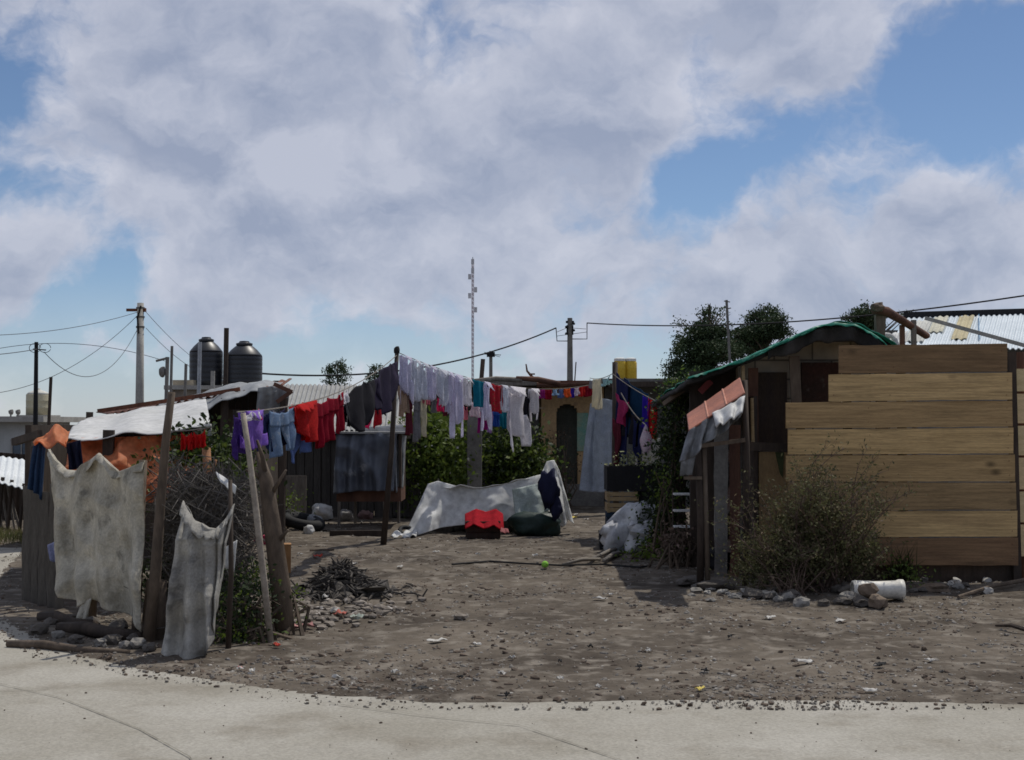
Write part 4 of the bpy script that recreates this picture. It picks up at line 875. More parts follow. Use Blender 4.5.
def garment(line, x0, x1, ybot, shape, mat, name, label, cat, back=False, off=0.0, sag=.05, lean=0.0, ytop=None, grp='washing hung out to dry', fold=.03):
    global gcount; gcount += 1; sd = gcount*1.37
    a, b = line.at(x0), line.at(x1)
    d = b-a; n = Vector((d.y, -d.x, 0)).normalized()
    if n.y > 0: n = -n
    mid = (a+b)/2; ym = proj(mid)[1]; yt = ytop if ytop is not None else ym
    dz = (ym-yt)*pxm(mid.y); h = (ybot-yt)*pxm(mid.y)
    wdt = max(.05, abs(d.length))
    up = Vector((0, 0, dz)); 
    amp = min(fold, wdt*.22); kf = random.uniform(1.6, 2.8)
    def mk(mb, rows, layer, sagk, v0=0):
        va, vb = rows[0][0], rows[-1][0]
        nv_ = max(8, int((vb-va)*22)); nu = 14
        def fn(u, v_):
            v = va + (vb-va)*v_
            l, r = rowlr(rows, v); U = l + (r-l)*u
            U += .035*nv3((U*2, v*3, sd), 1.3)
            hw = math.sin(min(1, max(0, U))*math.pi)
            z = -v*h*(1 + .06*nv3((U*2.5, sd, 0), 1)) - sagk*hw*max(0, 1-v*1.3)*(.6+.4*abs(math.cos(U*9+sd))) - (.012*abs(math.sin(U*9+sd)))
            pinch = 1 - .10*v*(1+math.sin(sd))  # a little gathering towards the hem
            Uc = .5 + (U-.5)*pinch + lean*v
            f = amp*(.3+.9*min(1.2, v))*math.sin(U*kf*6.28 + sd + 1.2*mn.noise(Vector((U*2, v*.9, sd)))) + .35*amp*nv3((U*6, v*1.6, sd), 1.6)
            return a + d*Uc + up + Vector((0, 0, z)) + n*(f + off + layer)
        mb.surf(fn, nu, nv_, .004)
    mb = MB()
    for q_, r in enumerate(SH[shape]): mk(mb, r, .012 - (.008 if q_ else 0), sag)
    o = mb.build(name, mat, smooth=True, origin=(a+b)/2+up)
    tag(o, label, cat, grp)
    if back:                            # the far layer of the same garment, hung straight so that its inside shows over the sagging near layer
        fl = MB()
        def ff(u, v):
            U = .12+.76*u*(1-.25*v); dr = .34*h*v*(.35+.9*abs(nv3((u*3, sd, 0), 1.3)))*(1-.8*abs(u-.5))
            return a + d*U + up + Vector((0, 0, .012*math.sin(v*3)-dr)) + n*(.015 + off + dr*.95)
        fl.surf(ff, 10, 5, .004); fl.build('folded_top', mat, o, smooth=True)
        mb2 = MB(); 
        r = SH[shape][0]; mk(mb2, [(q[0]*.96, q[1]+.02, q[2]-.02) for q in r], -.035, .0)
        mb2.build('back_layer', mat, o)
    return o
W1 = cloth('white', (.82, .80, .86), .9, .55); W2 = cloth('white_lilac', (.74, .72, .82), .9, .6); W3 = cloth('white_cool', (.76, .77, .82), .9, .6)
CREAM = cloth('cream', (.72, .66, .50)); BEIGE = cloth('beige', (.52, .38, .28)); MAROON = cloth('maroon', (.20, .04, .06)); GREYC = cloth('grey', (.30, .29, .30))
PINK = cloth('pink', (.75, .25, .32)); HOT = cloth('hotpink', (.80, .06, .22)); MAG = cloth('magenta', (.38, .03, .24)); LIL = cloth('lilac', (.48, .30, .62))
BLUE = cloth('blue', (.03, .10, .42)); TEAL = cloth('teal', (.015, .22, .32)); NAVY = cloth('navy2', (.018, .022, .075), trans=.15); BLACKC = cloth('black', (.018, .017, .022), trans=.1)
DKP = cloth('dark_plum', (.035, .028, .055), trans=.2); PUR = cloth('purple', (.34, .19, .66)); DPUR = cloth('deep_purple', (.10, .05, .26)); JEAN = cloth('jeans', (.24, .34, .50), c3=(.45, .5, .58))
JEAN2 = cloth('jeans_mid', (.15, .22, .45)); REDC = cloth('bright_red', (.62, .03, .03)); CRIM = cloth('crimson', (.34, .012, .035)); ORNG = cloth('orange', (.85, .16, .04)); SKYB = cloth('skyblue', (.35, .5, .68)); ROYAL = cloth('royal', (.06, .03, .42)); BGREEN = cloth('palegreen', (.40, .58, .58))
STR = cloth('flower', (.50, .03, .05), c3=(.22, .22, .10)); PW = cloth('pinkwhite', (.78, .68, .74), c3=(.75, .10, .35)); SPN = cloth('spotnavy', (.04, .04, .09), c3=(.5, .5, .55))

la = Line(P(237, 412, 10.5), ptop + Vector((0, 0, -.04)), .17, 'washing line from the bleached pole up to the dark clothes pole')
lb = Line(ptop, P(594, 384, 27.2), .26, 'high washing line from the clothes pole to the ochre house eave')
lc = Line(pb.lerp(ptop, .84), P(545, 408, 27.3), .10, 'lower washing line behind the row of white shirts')
g = garment
g(la, 236, 250, 446, 'upside', DPUR, 'shirt', 'deep purple shirt half hidden behind the lilac one at the line end', 'shirt', off=-.05)
g(la, 240, 265, 447, 'tee', PUR, 'shirt', 'light purple shirt hanging at the far left end of the line', 'shirt', back=True, sag=.02)
g(la, 236, 244, 420, 'point', W1, 'sock', 'small white sock leftmost above the light purple shirt', 'sock', ytop=411, off=.03)
g(la, 247, 253, 419, 'point', W1, 'sock', 'small white sock pinned over the middle of the light purple shirt', 'sock', ytop=410, off=.03)
g(la, 255, 262, 419, 'towel', HOT, 'rag', 'hot pink rag pinned behind the right side of the purple shirt', 'rag', ytop=408, off=-.03)
g(la, 262, 276, 443, 'upside', NAVY, 'shirt', 'dark navy shirt between the purple shirt and the pale jeans', 'shirt', off=-.05)
g(la, 268, 293, 455, 'trousers', JEAN, 'jeans', 'pale blue washed jeans left of the bright red hoodie', 'jeans', lean=.05)
g(la, 278, 290, 445, 'towel', SPN, 'shirt', 'spotted dark child shirt showing between the pale jeans legs', 'shirt', off=-.06)
g(la, 297, 319, 458, 'trousers', JEAN2, 'jeans', 'mid blue jeans hanging lower behind the red hoodie', 'jeans', off=-.09, ytop=418)
g(la, 291, 318, 442, 'point', REDC, 'hoodie', 'bright red hoodie hung by its hem with pale print', 'hoodie', back=True, fold=.04, sag=.02, lean=.05)
g(la, 314, 328, 446, 'trousers', CRIM, 'trousers', 'crimson trousers directly right of the bright red hoodie', 'trousers', lean=.1)
g(la, 327, 341, 438, 'trousers', CRIM, 'trousers', 'second crimson trousers further from the bright red hoodie', 'trousers', lean=.1)
g(la, 325, 336, 432, 'towel', SKYB, 'towel', 'pale sky blue towel behind the crimson trousers', 'towel', off=-.1, ytop=414)
g(la, 338, 347, 403, 'point', W1, 'vest', 'small white vest between crimson trousers and black jacket', 'vest')
g(la, 341, 353, 424, 'towel', SPN, 'shorts', 'navy and white shorts tucked under the left sleeve of the black jacket', 'shorts', ytop=402, off=-.07)
g(la, 346, 371, 430, 'jacket', BLACKC, 'jacket', 'black jacket hanging left of the pink red leggings', 'jacket', fold=.05, sag=.03)
g(la, 368, 375, 428, 'legging', HOT, 'leggings', 'left pair of pink red leggings beside the black jacket', 'leggings', off=-.06, ytop=386)
g(la, 377, 385, 426, 'legging', red, 'leggings', 'right pair of red leggings under the dark plum top', 'leggings', off=-.06, ytop=386)
g(la, 374, 395, 412, 'jacket', DKP, 'sweater', 'dark plum sweater hanging against the clothes pole', 'sweater', fold=.05, sag=.02)
g(la, 381, 393, 414, 'legging', BLACKC, 'leggings', 'black leggings hanging inside the dark plum sweater', 'leggings', off=-.04, ytop=384)
# high line
ORD = ['first', 'second', 'third', 'fourth', 'fifth', 'sixth', 'seventh', 'eighth']
wh = [(400, 412, 394, W2, 'upside'), (411, 420, 401, W3, 'tee'), (419, 428, 398, W3, 'tee'), (426, 436, 400, W2, 'tee'), (435, 448, 406, W3, 'point'), (445, 452, 414, W2, 'legging'), (451, 463, 424, W2, 'upside'), (463, 471, 406, W1, 'tee')]
for i, (a_, b_, yb, m, sh) in enumerate(wh):
    g(lb, a_+.7, b_-.5, yb, sh, m, 'shirt', ORD[i] + ' white shirt counted from the clothes pole on the high line', 'shirt', back=True, sag=.13 if i != 5 else .04)
g(lb, 471, 483, 406, 'towel', TEAL, 'towel', 'teal towel hanging right after the row of white shirts', 'towel', sag=.01)
g(lb, 482, 490, 420, 'upside', W2, 'shirt', 'narrow white shirt between the teal and the red towel', 'shirt', back=True, sag=.08)
g(lb, 490, 502, 412, 'towel', STR, 'towel', 'red patterned towel on the high line', 'towel', sag=.02)
g(lb, 499, 508, 412, 'tee', W3, 'shirt', 'plain white shirt just right of the red patterned towel', 'shirt', back=True, sag=.08)
g(lb, 506, 528, 436, 'upside', W1, 'shirt', 'widest white long sleeved shirt with sleeves dangling low', 'shirt', back=True, sag=.16, fold=.06)
g(lb, 529, 539, 414, 'upside', W1, 'shirt', 'small white shirt right of the widest white one', 'shirt', back=True, sag=.05)
g(lb, 527, 533, 420, 'towel', BLACKC, 'sock', 'black strip of cloth between two white shirts', 'sock', off=-.06)
for x0_, x1_, yb, sh, m, nm, lab in ((538, 544, 398, 'shorts', MAG, 'shorts', 'magenta shorts first of the small things before the ochre wall'), (544, 551, 399, 'shorts', CRIM, 'shorts', 'crimson shorts second among the small things before the ochre wall'),
    (551, 558, 395, 'tee', SKYB, 'baby_shirt', 'pale sky blue baby shirt before the ochre wall'), (558, 563, 398, 'tee', JEAN2, 'baby_shirt', 'mid blue baby shirt before the ochre wall'),
    (563, 570, 397, 'tee', ORNG, 'baby_shirt', 'orange baby shirt before the ochre wall'), (570, 574, 397, 'towel', ROYAL, 'cloth', 'narrow royal purple cloth beside the orange baby shirt'),
    (573, 579, 395, 'tee', PW, 'baby_shirt', 'pink and white baby shirt before the ochre wall'), (578, 585, 396, 'tee', REDC, 'baby_shirt', 'bright red baby shirt near the right end of the high line'), (584, 592, 396, 'shorts', CRIM, 'shorts', 'dark red shorts last on the high line')):
    g(lb, x0_, x1_, yb, sh, m, nm, lab, nm.replace('_', ' '), sag=.01, fold=.02)
# lower line
for x0_, x1_, yt, yb, sh, m, nm, lab in ((397, 403, None, 416, 'legging', BEIGE, 'trousers', 'beige trousers close to the clothes pole under the first white shirt'), (402, 408, 392, 412, 'towel', BEIGE, 'top', 'small beige top under the first white shirt'),
    (405, 413, 394, 436, 'trousers', MAROON, 'trousers', 'long maroon trousers under the second white shirt'), (413, 421, 396, 442, 'trousers', GREYC, 'trousers', 'longest grey trousers on the lower line'),
    (418, 427, 395, 436, 'point', CREAM, 'trousers', 'cream trousers on the lower line in front of the bush'), (421, 429, 392, 404, 'tee', PINK, 'top', 'soft pink top peeking below the third white shirt'),
    (430, 436, 394, 412, 'legging', GREYC, 'leggings', 'short grey leggings under the fourth white shirt'), (436, 443, 398, 411, 'shorts', HOT, 'shorts', 'hot pink shorts under the fifth white shirt'), (442, 446, 398, 416, 'legging', MAROON, 'leggings', 'maroon leggings next to the hot pink shorts'),
    (449, 454, 402, 421, 'legging', MAROON, 'leggings', 'maroon leggings behind the seventh white shirt'), (462, 468, 406, 419, 'shorts', PINK, 'shorts', 'soft pink shorts under the eighth white shirt'), (463, 470, 398, 410, 'towel', BLACKC, 'cloth', 'black cloth above the soft pink shorts'),
    (469, 479, 402, 416, 'shorts', PW, 'underwear', 'pink and white underwear below the teal towel'), (479, 486, 398, 424, 'upside', MAG, 'shirt', 'magenta shirt low between teal towel and red towel'),
    (486, 492, 408, 432, 'legging', LIL, 'leggings', 'lilac leggings below the red patterned towel'), (491, 499, 408, 426, 'shorts', BLUE, 'shorts', 'bright blue shorts under the red patterned towel'), (498, 507, 408, 428, 'tee', TEAL, 'shirt', 'small teal shirt under the plain white shirt'),
    (508, 515, 414, 434, 'legging', NAVY, 'leggings', 'navy leggings hidden behind the widest white shirt')):
    g(lc, x0_, x1_, yb, sh, m, nm, lab, nm, sag=.01, ytop=yt, fold=.025)
# right line
Yr = 20.7
post([Vector((X(616, Yr), Yr, -.1)), P(615, 460, Yr), P(615, 362, Yr)], [.05, .045, .04], WDK, 'dark pole standing among the navy clothes beside the black planter', 'clothes_pole')
ld = Line(P(590, 378, 26.8), P(615, 372, Yr), .05, 'short washing line from the ochre house corner to the dark pole')
le = Line(P(613, 374, 20.6), P(668, 406, 18.6), .04, 'washing line sloping right from the dark pole to the ivy')
g(ld, 589, 595, 388, 'towel', GREYC, 'rag', 'grey rag at the corner of the ochre house', 'rag')
g(ld, 594, 603, 408, 'towel', CREAM, 'towel', 'long narrow cream towel beside the ochre house corner', 'towel', sag=.01, fold=.05)
g(ld, 602, 612, 385, 'tee', BGREEN, 'shirt', 'small pale turquoise shirt beneath the yellow containers', 'shirt')
g(le, 614, 626, 466, 'towel', NAVY, 'trousers', 'navy trousers hanging around the dark pole', 'trousers', off=-.05, ytop=376)
g(le, 616, 642, 436, 'towel', TEAL if False else cloth('navy_teal', (.012, .045, .10), trans=.2), 'blanket', 'wide navy teal blanket hung right of the dark pole', 'blanket', off=-.12, sag=.03, fold=.06)
g(le, 619, 636, 440, 'towel', BLACKC, 'skirt', 'black skirt in front of the wide navy teal blanket', 'skirt', ytop=410, fold=.05, off=-.06)
g(le, 630, 641, 466, 'legging', NAVY, 'leggings', 'dark navy leggings reaching down to the black planter', 'leggings', ytop=420, fold=.05, off=-.06)
g(le, 614, 621, 464, 'legging', MAROON, 'leggings', 'long maroon leggings trailing down left of the black skirt', 'leggings', ytop=420, fold=.03)
g(le, 617, 629, 425, 'legging', cloth('rose', (.62, .07, .22)), 'scarf', 'rose pink scarf knotted in front of the dark clothes', 'scarf', ytop=397, fold=.05)
g(le, 643, 651, 428, 'towel', ROYAL, 'shirt', 'royal blue shirt left of the bright red towel', 'shirt', sag=.01)
g(le, 649, 658, 437, 'towel', REDC, 'towel', 'bright red towel next to the ivy', 'towel', sag=.01)
g(le, 658, 663, 406, 'towel', SKYB, 'rag', 'tiny light blue rag last before the ivy', 'rag')
lf = Line(P(621, 393, 19.6), P(646, 425, 18.9), .05, 'thin pale cord slanting down to the pink and white bag', .008)
mb = MB(); cb = P(646, 439, 18.85); mb.blob(cb, (.085, .07, .20), 3, .12, 1.5, 3)
for i, v in enumerate(mb.v):
    k = max(0, (v.z-cb.z)/.2); mb.v[i] = Vector((cb.x+(v.x-cb.x)*(1-.75*k), cb.y+(v.y-cb.y)*(1-.6*k), v.z))
tag(mb.build('cloth_bag', PW, smooth=True), 'pink and white bag hanging from the slanting cord', 'bag')

# red shorts at the orange curtain
ls = Line(P(170, 431, 12.2), P(212, 427, 12.2), .01, 'short line above the leafy bush holding two red shorts')
g(ls, 181, 193, 449, 'shorts', REDC, 'shorts', 'left red shorts above the leafy bush beside the orange tarp', 'shorts')
g(ls, 193, 206, 447, 'shorts', REDC, 'shorts', 'right red shorts above the leafy bush beside the orange tarp', 'shorts')

# ------------------------------------------------------------------ planter, crates, plastic heap
Y = 19.0
t = thing('planter_box', (X(632, Y), Y+.3, 0), 'black painted planter box of small plants stacked on wooden crates', 'planter')
x0, x1 = X(606, Y), X(662, Y); za, zb, zc = Z(466, Y), Z(491, Y), Z(513, Y)
for s_ in (((x0+x1)/2, Y, (za+zb)/2, x1-x0, .04), ((x0+x1)/2, Y+.6, (za+zb)/2, x1-x0, .04)): MB().box(s_[:3], (s_[3], .04, za-zb)).build('side_board', BLK, t)
for x in (x0+.02, x1-.02): MB().box((x, Y+.3, (za+zb)/2), (.04, .56, za-zb)).build('end_board', BLK, t)
MB().box(((x0+x1)/2, Y+.3, za-.08), (x1-x0-.1, .55, .06)).build('soil', M('soil', (.06, .045, .03)), t)
MB().box(((x0+x1)/2+.2, Y+.3, zb/2), (x1-x0-.42, .5, zb)).build('stand', BLK, t)
mb = MB(); crown(mb, [(P(622, 462, Y+.3), (.22, .2, .05)), (P(640, 462, Y+.3), (.16, .2, .05))], 260, .05, shell=.2); mb.build('seedlings', M('leaf_straw', (.30, .30, .16), (.2, .22, .1), bump=0), t)
for k, (zz0, zz1) in enumerate(((zb-.005, (zb+zc)/2+.005), ((zb+zc)/2-.005, zc+.005))):
    t = thing('wood_crate', (X(619, Y), Y, zz1), ('upper', 'lower')[k] + ' slatted wooden crate under the black planter', 'crate', 'slatted crates under the planter')
    xa, xb = X(606, Y), X(637, Y)
    for q in range(2):
        z = zz1 + (zz0-zz1)*(.28+.46*q); MB().box(((xa+xb)/2, Y-.02, z), (xb-xa, .02, (zz0-zz1)*.38)).build('slat', WYE, t)
    for x in (xa+.02, (xa+xb)/2, xb-.02): MB().box((x, Y+.01, (zz0+zz1)/2), (.035, .03, zz0-zz1)).build('upright', WYE, t)
    for x in (xa+.01, xb-.01): MB().box((x, Y+.25, (zz0+zz1)/2), (.02, .44, (zz0-zz1)*.8)).build('end_panel', WYE, t)
tag(MB().box(((X(606, Y)+X(628, Y))/2, Y+.2, zc/2), (X(628, Y)-X(606, Y), .4, zc)).box(((X(606, Y)+X(628, Y))/2, Y-.01, zc-.03), (X(628, Y)-X(606, Y)+.03, .03, .04)).build('blue_box', M('paint_darkblue', (.02, .04, .07))), 'dark blue box at the very bottom beneath the crates', 'box')
tag(MB().box((X(603, 18.2), 18.4, .11), (.1, .25, .22)).box((X(603, 18.2), 18.4, .225), (.11, .27, .02)).build('small_black_box', BLK), 'little black box on the dirt left of the plastic heap', 'box')
mb = MB(); hx = G(628, 546)
for k, (px, r, zz, yy) in enumerate(((616, .22, .20, 18.0), (630, .30, .30, 18.1), (645, .28, .38, 18.3), (640, .2, .2, 17.8))): mb.blob((X(px, yy), yy, zz*.85), (r, r*.9, r*.95), 3, .42, 1.9, k+3)
for i, v in enumerate(mb.v):
    v = v + Vector((1, .6, 1))*fr(v, 4.5, 4, 5)*.11; mb.v[i] = Vector((v.x, v.y, max(.0, v.z)))
tag(mb.build('plastic_heap', M('plastic_clear', (.72, .73, .74), (.42, .43, .46), scale=3.2, rough=.35, bump=.4, bscale=14, trans=.15, contrast=(.4, .6)), smooth=True), 'heap of crumpled grey white plastic at the foot of the planter', 'plastic heap')
tag(MB().box((X(638, 17.7), 17.7, Z(534, 17.7)), (.24, .16, .035), Matrix.Rotation(.15, 3, 'Y')).build('white_board', CONC), 'short white board lying on the plastic heap', 'board')
for a, b2, r, lab in (((590, 562), (628, 549), .03, 'forked branch lying on the dirt before the plastic heap'), ((604, 563), (622, 556), .035, 'thicker log end beside the forked branch'), ((563, 566), (600, 561), .022, 'thin dark stick pointing left from the forked branch')):
    p, q = G(*a), G(*b2); p.z = r*.8; q.z = r; tag(MB().tube([p, p.lerp(q, .5)+Vector((0, .05, .02)), q], [r*.7, r, r*.8], 7, wob=.3).build('branch', WGR, smooth=True), lab, 'branch', 'branches on the dirt')
hp = [G(px, py) + Vector((0, 0, .02)) for px, py in ((452, 566), (490, 563), (520, 565), (560, 567), (600, 566), (640, 569), (662, 566))]
tag(MB().tube(hp, .012, 6).build('hose', blk), 'thin black hose snaking across the middle of the yard', 'hose')

# ------------------------------------------------------------------ ivy hedge right of the planter
bush('ivy_column', 'tall dark ivy hanging between the red towel and the right shack', 17.5, [(678, 400, .4, 13, .35, 24), (674, 435, .2, 12, .35, 32), (676, 465, .2, 16, .35, 32), (665, 500, 0, 14, .3, 30), (674, 535, 0, 15, .3, 26), (662, 548, -.3, 14, .25, 16), (692, 395, .8, 12, .4, 14)], 6500, .055, LEAFD, 40, 'ivy', mat2=LEAF, n2=1100)
bush('weed_clump', 'bright yellow green weeds at the foot of the tall ivy', 16.9, [(652, 550, 0, 12, .2, 9), (642, 556, -.2, 8, .15, 6), (662, 546, 0, 8, .15, 8), (665, 482, -.1, 8, .1, 12), (668, 500, -.1, 6, .1, 10)], 520, .05, LEAFY, 14, 'weeds')
bush('dry_tuft', 'brown dry tuft of grass beside the dark shack posts', 15.9, [(674, 548, 0, 9, .2, 14), (680, 540, 0, 7, .15, 16)], 500, .05, TWIG, 20, 'tuft')
# ------------------------------------------------------------------ right shack
brick = bpy.data.materials.new('block_masonry'); brick.use_nodes = True
bt = brick.node_tree; bn = bt.nodes; bb = bn['Principled BSDF']; bb.inputs['Roughness'].default_value = .95
tcx = bn.new('ShaderNodeTexCoord'); sx = bn.new('ShaderNodeSeparateXYZ'); cb_ = bn.new('ShaderNodeCombineXYZ'); bt.links.new(tcx.outputs['Object'], sx.inputs[0])
bt.links.new(sx.outputs[0], cb_.inputs[0]); bt.links.new(sx.outputs[2], cb_.inputs[1])
br = bn.new('ShaderNodeTexBrick'); bt.links.new(cb_.outputs[0], br.inputs['Vector']); br.inputs['Scale'].default_value = 1
for k, v in (('Brick Width', .42), ('Row Height', .21), ('Mortar Size', .012), ('Mortar Smooth', .3)): br.inputs[k].default_value = v
br.inputs['Color1'].default_value = (.46, .42, .35, 1); br.inputs['Color2'].default_value = (.34, .31, .26, 1); br.inputs['Mortar'].default_value = (.16, .15, .13, 1)
bz = bn.new('ShaderNodeTexNoise'); bz.inputs['Scale'].default_value = 6; bz.inputs['Detail'].default_value = 8; bt.links.new(tcx.outputs['Object'], bz.inputs['Vector'])
bm_ = bn.new('ShaderNodeMix'); bm_.data_type = 'RGBA'; bm_.blend_type = 'MULTIPLY'; bm_.inputs['Factor'].default_value = .7
bt.links.new(br.outputs['Color'], bm_.inputs[6]); bt.links.new(bz.outputs['Fac'], bm_.inputs[7])
mm = bn.new('ShaderNodeMix'); mm.data_type = 'RGBA'; mm.blend_type = 'MULTIPLY'; mm.inputs['Factor'].default_value = 1; mm.inputs[7].default_value = (1.5, 1.5, 1.5, 1)
bt.links.new(bm_.outputs[2], mm.inputs[6]); bt.links.new(mm.outputs[2], bb.inputs['Base Color'])
bp_ = bn.new('ShaderNodeBump'); bp_.inputs['Distance'].default_value = .01; bt.links.new(bz.outputs['Fac'], bp_.inputs['Height']); bt.links.new(bp_.outputs[0], bb.inputs['Normal'])

YG = 15.6; YBk = 19.5
t = thing('block_shack', (X(810, YG), YG, 0), 'grey block shack with a green tarp over its bowed roof behind the plank wall', 'shack')
ridge = [(688, 376), (720, 366), (760, 350), (790, 336), (815, 325), (835, 321), (855, 323), (872, 331), (892, 347), (905, 356)]
def gpoly(dpy, Y): return [P(px, py+dpy, Y) for px, py in ridge]
# gable wall as a plate following the roof line
mb = MB(); top_ = [p for p in gpoly(9, YG) if X(735, YG) - .01 <= p.x]; 
top_ = [P(738, 366, YG)] + [P(px, py+9, YG) for px, py in ridge if px > 740]
vs = []; fs = []
for p in top_: vs += [Vector((p.x, YG, 0)), p, Vector((p.x, YG+.15, 0)), p + Vector((0, .15, 0))]
for i in range(len(top_)-1):
    a = i*4; b_ = a+4; fs += [(a, b_, b_+1, a+1), (a+2, a+3, b_+3, b_+2), (a+1, b_+1, b_+3, a+3)]
fs += [(0, 1, 3, 2), tuple(len(vs)-4+k for k in (0, 2, 3, 1))]
mb.add(vs, fs).build('front_wall', brick, t)
MB().box((X(737, YG)-.0, (YG+YBk)/2, .85), (.1, YBk-YG, 1.7)).build('side_wall', CBK, t)
MB().box((X(905, YG)-.05, (YG+YBk)/2+.1, .85), (.12, YBk-YG, 1.7)).build('side_wall', CBK, t)
MB().box(((X(737, YG)+X(905, YG))/2, YBk, .85), (X(905, YG)-X(737, YG), .12, 1.7)).build('back_wall', CBK, t)
# roof: dark old sheets, green tarp edge on top
def roofsurf(mb, dpy, y0, y1, th, amp, nu=70, nv_=16, over=0, seed=0, u0=0, u1=1):
    pts = gpoly(dpy, 15.1)
    def fn(u, v):
        p = pl(pts, u0 + (u1-u0)*u); y = y0 + (y1-y0)*v
        return Vector((p.x, y, p.z + amp*fr((p.x, y, 0), 2.4, seed) - over*(1-v)**3*.02 - max(0, y-15.0)*.05))
    return mb.surf(fn, nu, nv_, th)
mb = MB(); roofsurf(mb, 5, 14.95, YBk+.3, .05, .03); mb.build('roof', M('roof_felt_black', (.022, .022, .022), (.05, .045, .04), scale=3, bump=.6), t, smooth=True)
GT = M('tarp_green', (.03, .30, .20), (.02, .20, .14), scale=3, rough=.5, bump=.3, bscale=14, trans=.25, c3=(.30, .42, .38), c3amt=(.62, .75))
mb = MB(); roofsurf(mb, .5, 14.85, YBk+.5, .01, .035, 110, 24, 1, 6); mb.build('green_tarp', GT, t, smooth=True)
mb = MB(); # hanging torn hem of the tarp
hem = gpoly(1.5, 14.82)
mb.surf(lambda u, v: pl(hem, u) + Vector((0, -.02*math.sin(u*60)-.02*v, -v*(.010 + .03*abs(nv3((u*30, 0, 0), 1, 3)) + .06*max(0, nv3((u*9, 0, 0), 1, 8))))), 160, 4, .008); mb.build('tarp_hem', GT, t, smooth=True)
mb = MB(); mb.surf(lambda u, v: pl(gpoly(5, 14.9), .36+.62*u) + Vector((0, .05*math.sin(u*30), -v*(.09+.07*math.sin(u*3.14)+.05*nv3((u*12, 0, 0), 1, 5)))), 90, 5, .012); mb.build('felt_hem', MC['roof_felt_black'], t, smooth=True)
# front openings, boards over them
MB().box(((X(757, 15.4)+X(786, 15.4))/2, 15.50, (Z(372, 15.4)+Z(450, 15.4))/2), (X(786, 15.4)-X(757, 15.4), .05, Z(372, 15.4)-Z(450, 15.4))).build('door', M('door_brownblack', (.040, .030, .030), (.07, .05, .035), scale=2.5, stretch=(2, 1, .4)), t)
MB().box(((X(801, 15.4)+X(840, 15.4))/2, 15.51, (Z(362, 15.4)+Z(404, 15.4))/2), (X(840, 15.4)-X(801, 15.4), .05, Z(362, 15.4)-Z(404, 15.4))).build('shutter', M('board_maroon', (.075, .035, .028), (.04, .028, .022), scale=3, c3=(.10, .08, .07), c3amt=(.6, .7)), t)
tag(MB().board(P(753, 368, 15.3), Vector((X(752, 15.3), 15.3, 0)), .10, .08, up=Vector((1, 0, 0)), rough=.02, seg=8).build('wood_post', WRD), 'reddish brown squared post left of the dark door', 'post')
tag(MB().board(Vector((X(794, 15.2), 15.2, Z(404, 15.2))), P(794, 356, 15.2), .11, .03, up=Vector((1, 0, 0))).build('short_plank', WD), 'short upright plank rising above the stepped end of the plank wall', 'plank')
t2 = thing('door_panel', (X(771, 14.9), 14.9, 0), 'tan plywood panel with a green streak below the dark door', 'panel')
MB().box((X(771, 14.9), 14.9, Z(452, 14.9)/2), (X(787, 14.9)-X(757, 14.9), .03, Z(452, 14.9))).build('sheet', M('ply_tan', (.36, .25, .13), (.27, .18, .09), scale=2, stretch=(1, 1, .5)), t2)
mb = MB(); mb.add([P(775, 452, 14.87), P(784, 452, 14.87), P(783, 478, 14.87), P(780, 474, 14.87)], [(3, 2, 1, 0)]); mb.build('green_streak', M('stain_green', (.05, .07, .03), (.08, .09, .04)), t2)
tag(MB().board(P(745, 446, 14.75), P(788, 448, 14.75), .09, .05).build('cross_rail', WDK), 'dark cross rail over the tan plywood panel', 'rail')
tag(MB().tube([P(752, 398, 14.8), P(753, 442, 14.8)], .018, 6, wob=.2).build('pale_lath', WYE), 'thin pale lath leaning against the reddish post', 'lath')

# lean-to on its left: salmon sheet, posts, dark interior
t = thing('lean_to', (X(715, 14.7), 14.7, 0), 'dark lean-to on crooked posts under a salmon pink roof sheet', 'lean-to')
a, b_, c_, d_ = P(687, 415, 14.35), P(740, 378, 14.35), P(745, 393, 13.45), P(689, 431, 13.45)
mb = MB(); a2 = a.lerp(b_, 0)
mb.surf(lambda u, v: a.lerp(b_, u).lerp(d_.lerp(c_, u), v) + Vector((0, 0, .004*nv3((u*6, v*3, 0), 1))), 60, 24, .012)
mb.build('roof_sheet', M('sheet_salmon', (.46, .17, .10), (.24, .095, .065), scale=2, rough=.6), t, smooth=True)
for u in (.34, .67): MB().tube([a.lerp(b_, u)+Vector((0, 0, .008)), d_.lerp(c_, u)+Vector((0, 0, .008))], .010, 6).build('seam', M('sheet_salmon_light', (.58, .27, .19)), t)
SMOKE = M('plastic_smoke', (.26, .265, .27), (.12, .12, .125), scale=4, rough=.35, bump=.3, bscale=14, trans=.2, c3=(.45, .46, .48), c3amt=(.62, .72), c3scale=3)
mb = MB(); drape(mb, [(689, 430, 13.48), (715, 413, 13.48), (745, 393, 13.48)], [(679, 462, 13.4), (694, 458, 13.35), (703, 444, 13.35), (722, 434, 13.35), (741, 415, 13.4)], 50, 26, .05, 9, .06, 3.5, 61); mb.build('plastic_sheet', SMOKE, t, smooth=True)
mb = MB(); drape(mb, [(712, 414, 13.45), (730, 404, 13.4), (745, 396, 13.45)], [(717, 425, 13.2), (732, 419, 13.15), (742, 414, 13.2)], 24, 10, .03, 5, .04, 5, 62, nrm=Vector((0, -1, .6))); mb.build('plastic_fold', TARPW, t, smooth=True)
mb = MB(); drape(mb, [(681, 455, 14.0), (696, 452, 14.0)], [(680, 476, 14.0), (692, 475, 14.0)], 8, 10, .02, 3, .02, 5, 63); mb.build('plastic_corner', SMOKE, t, smooth=True)
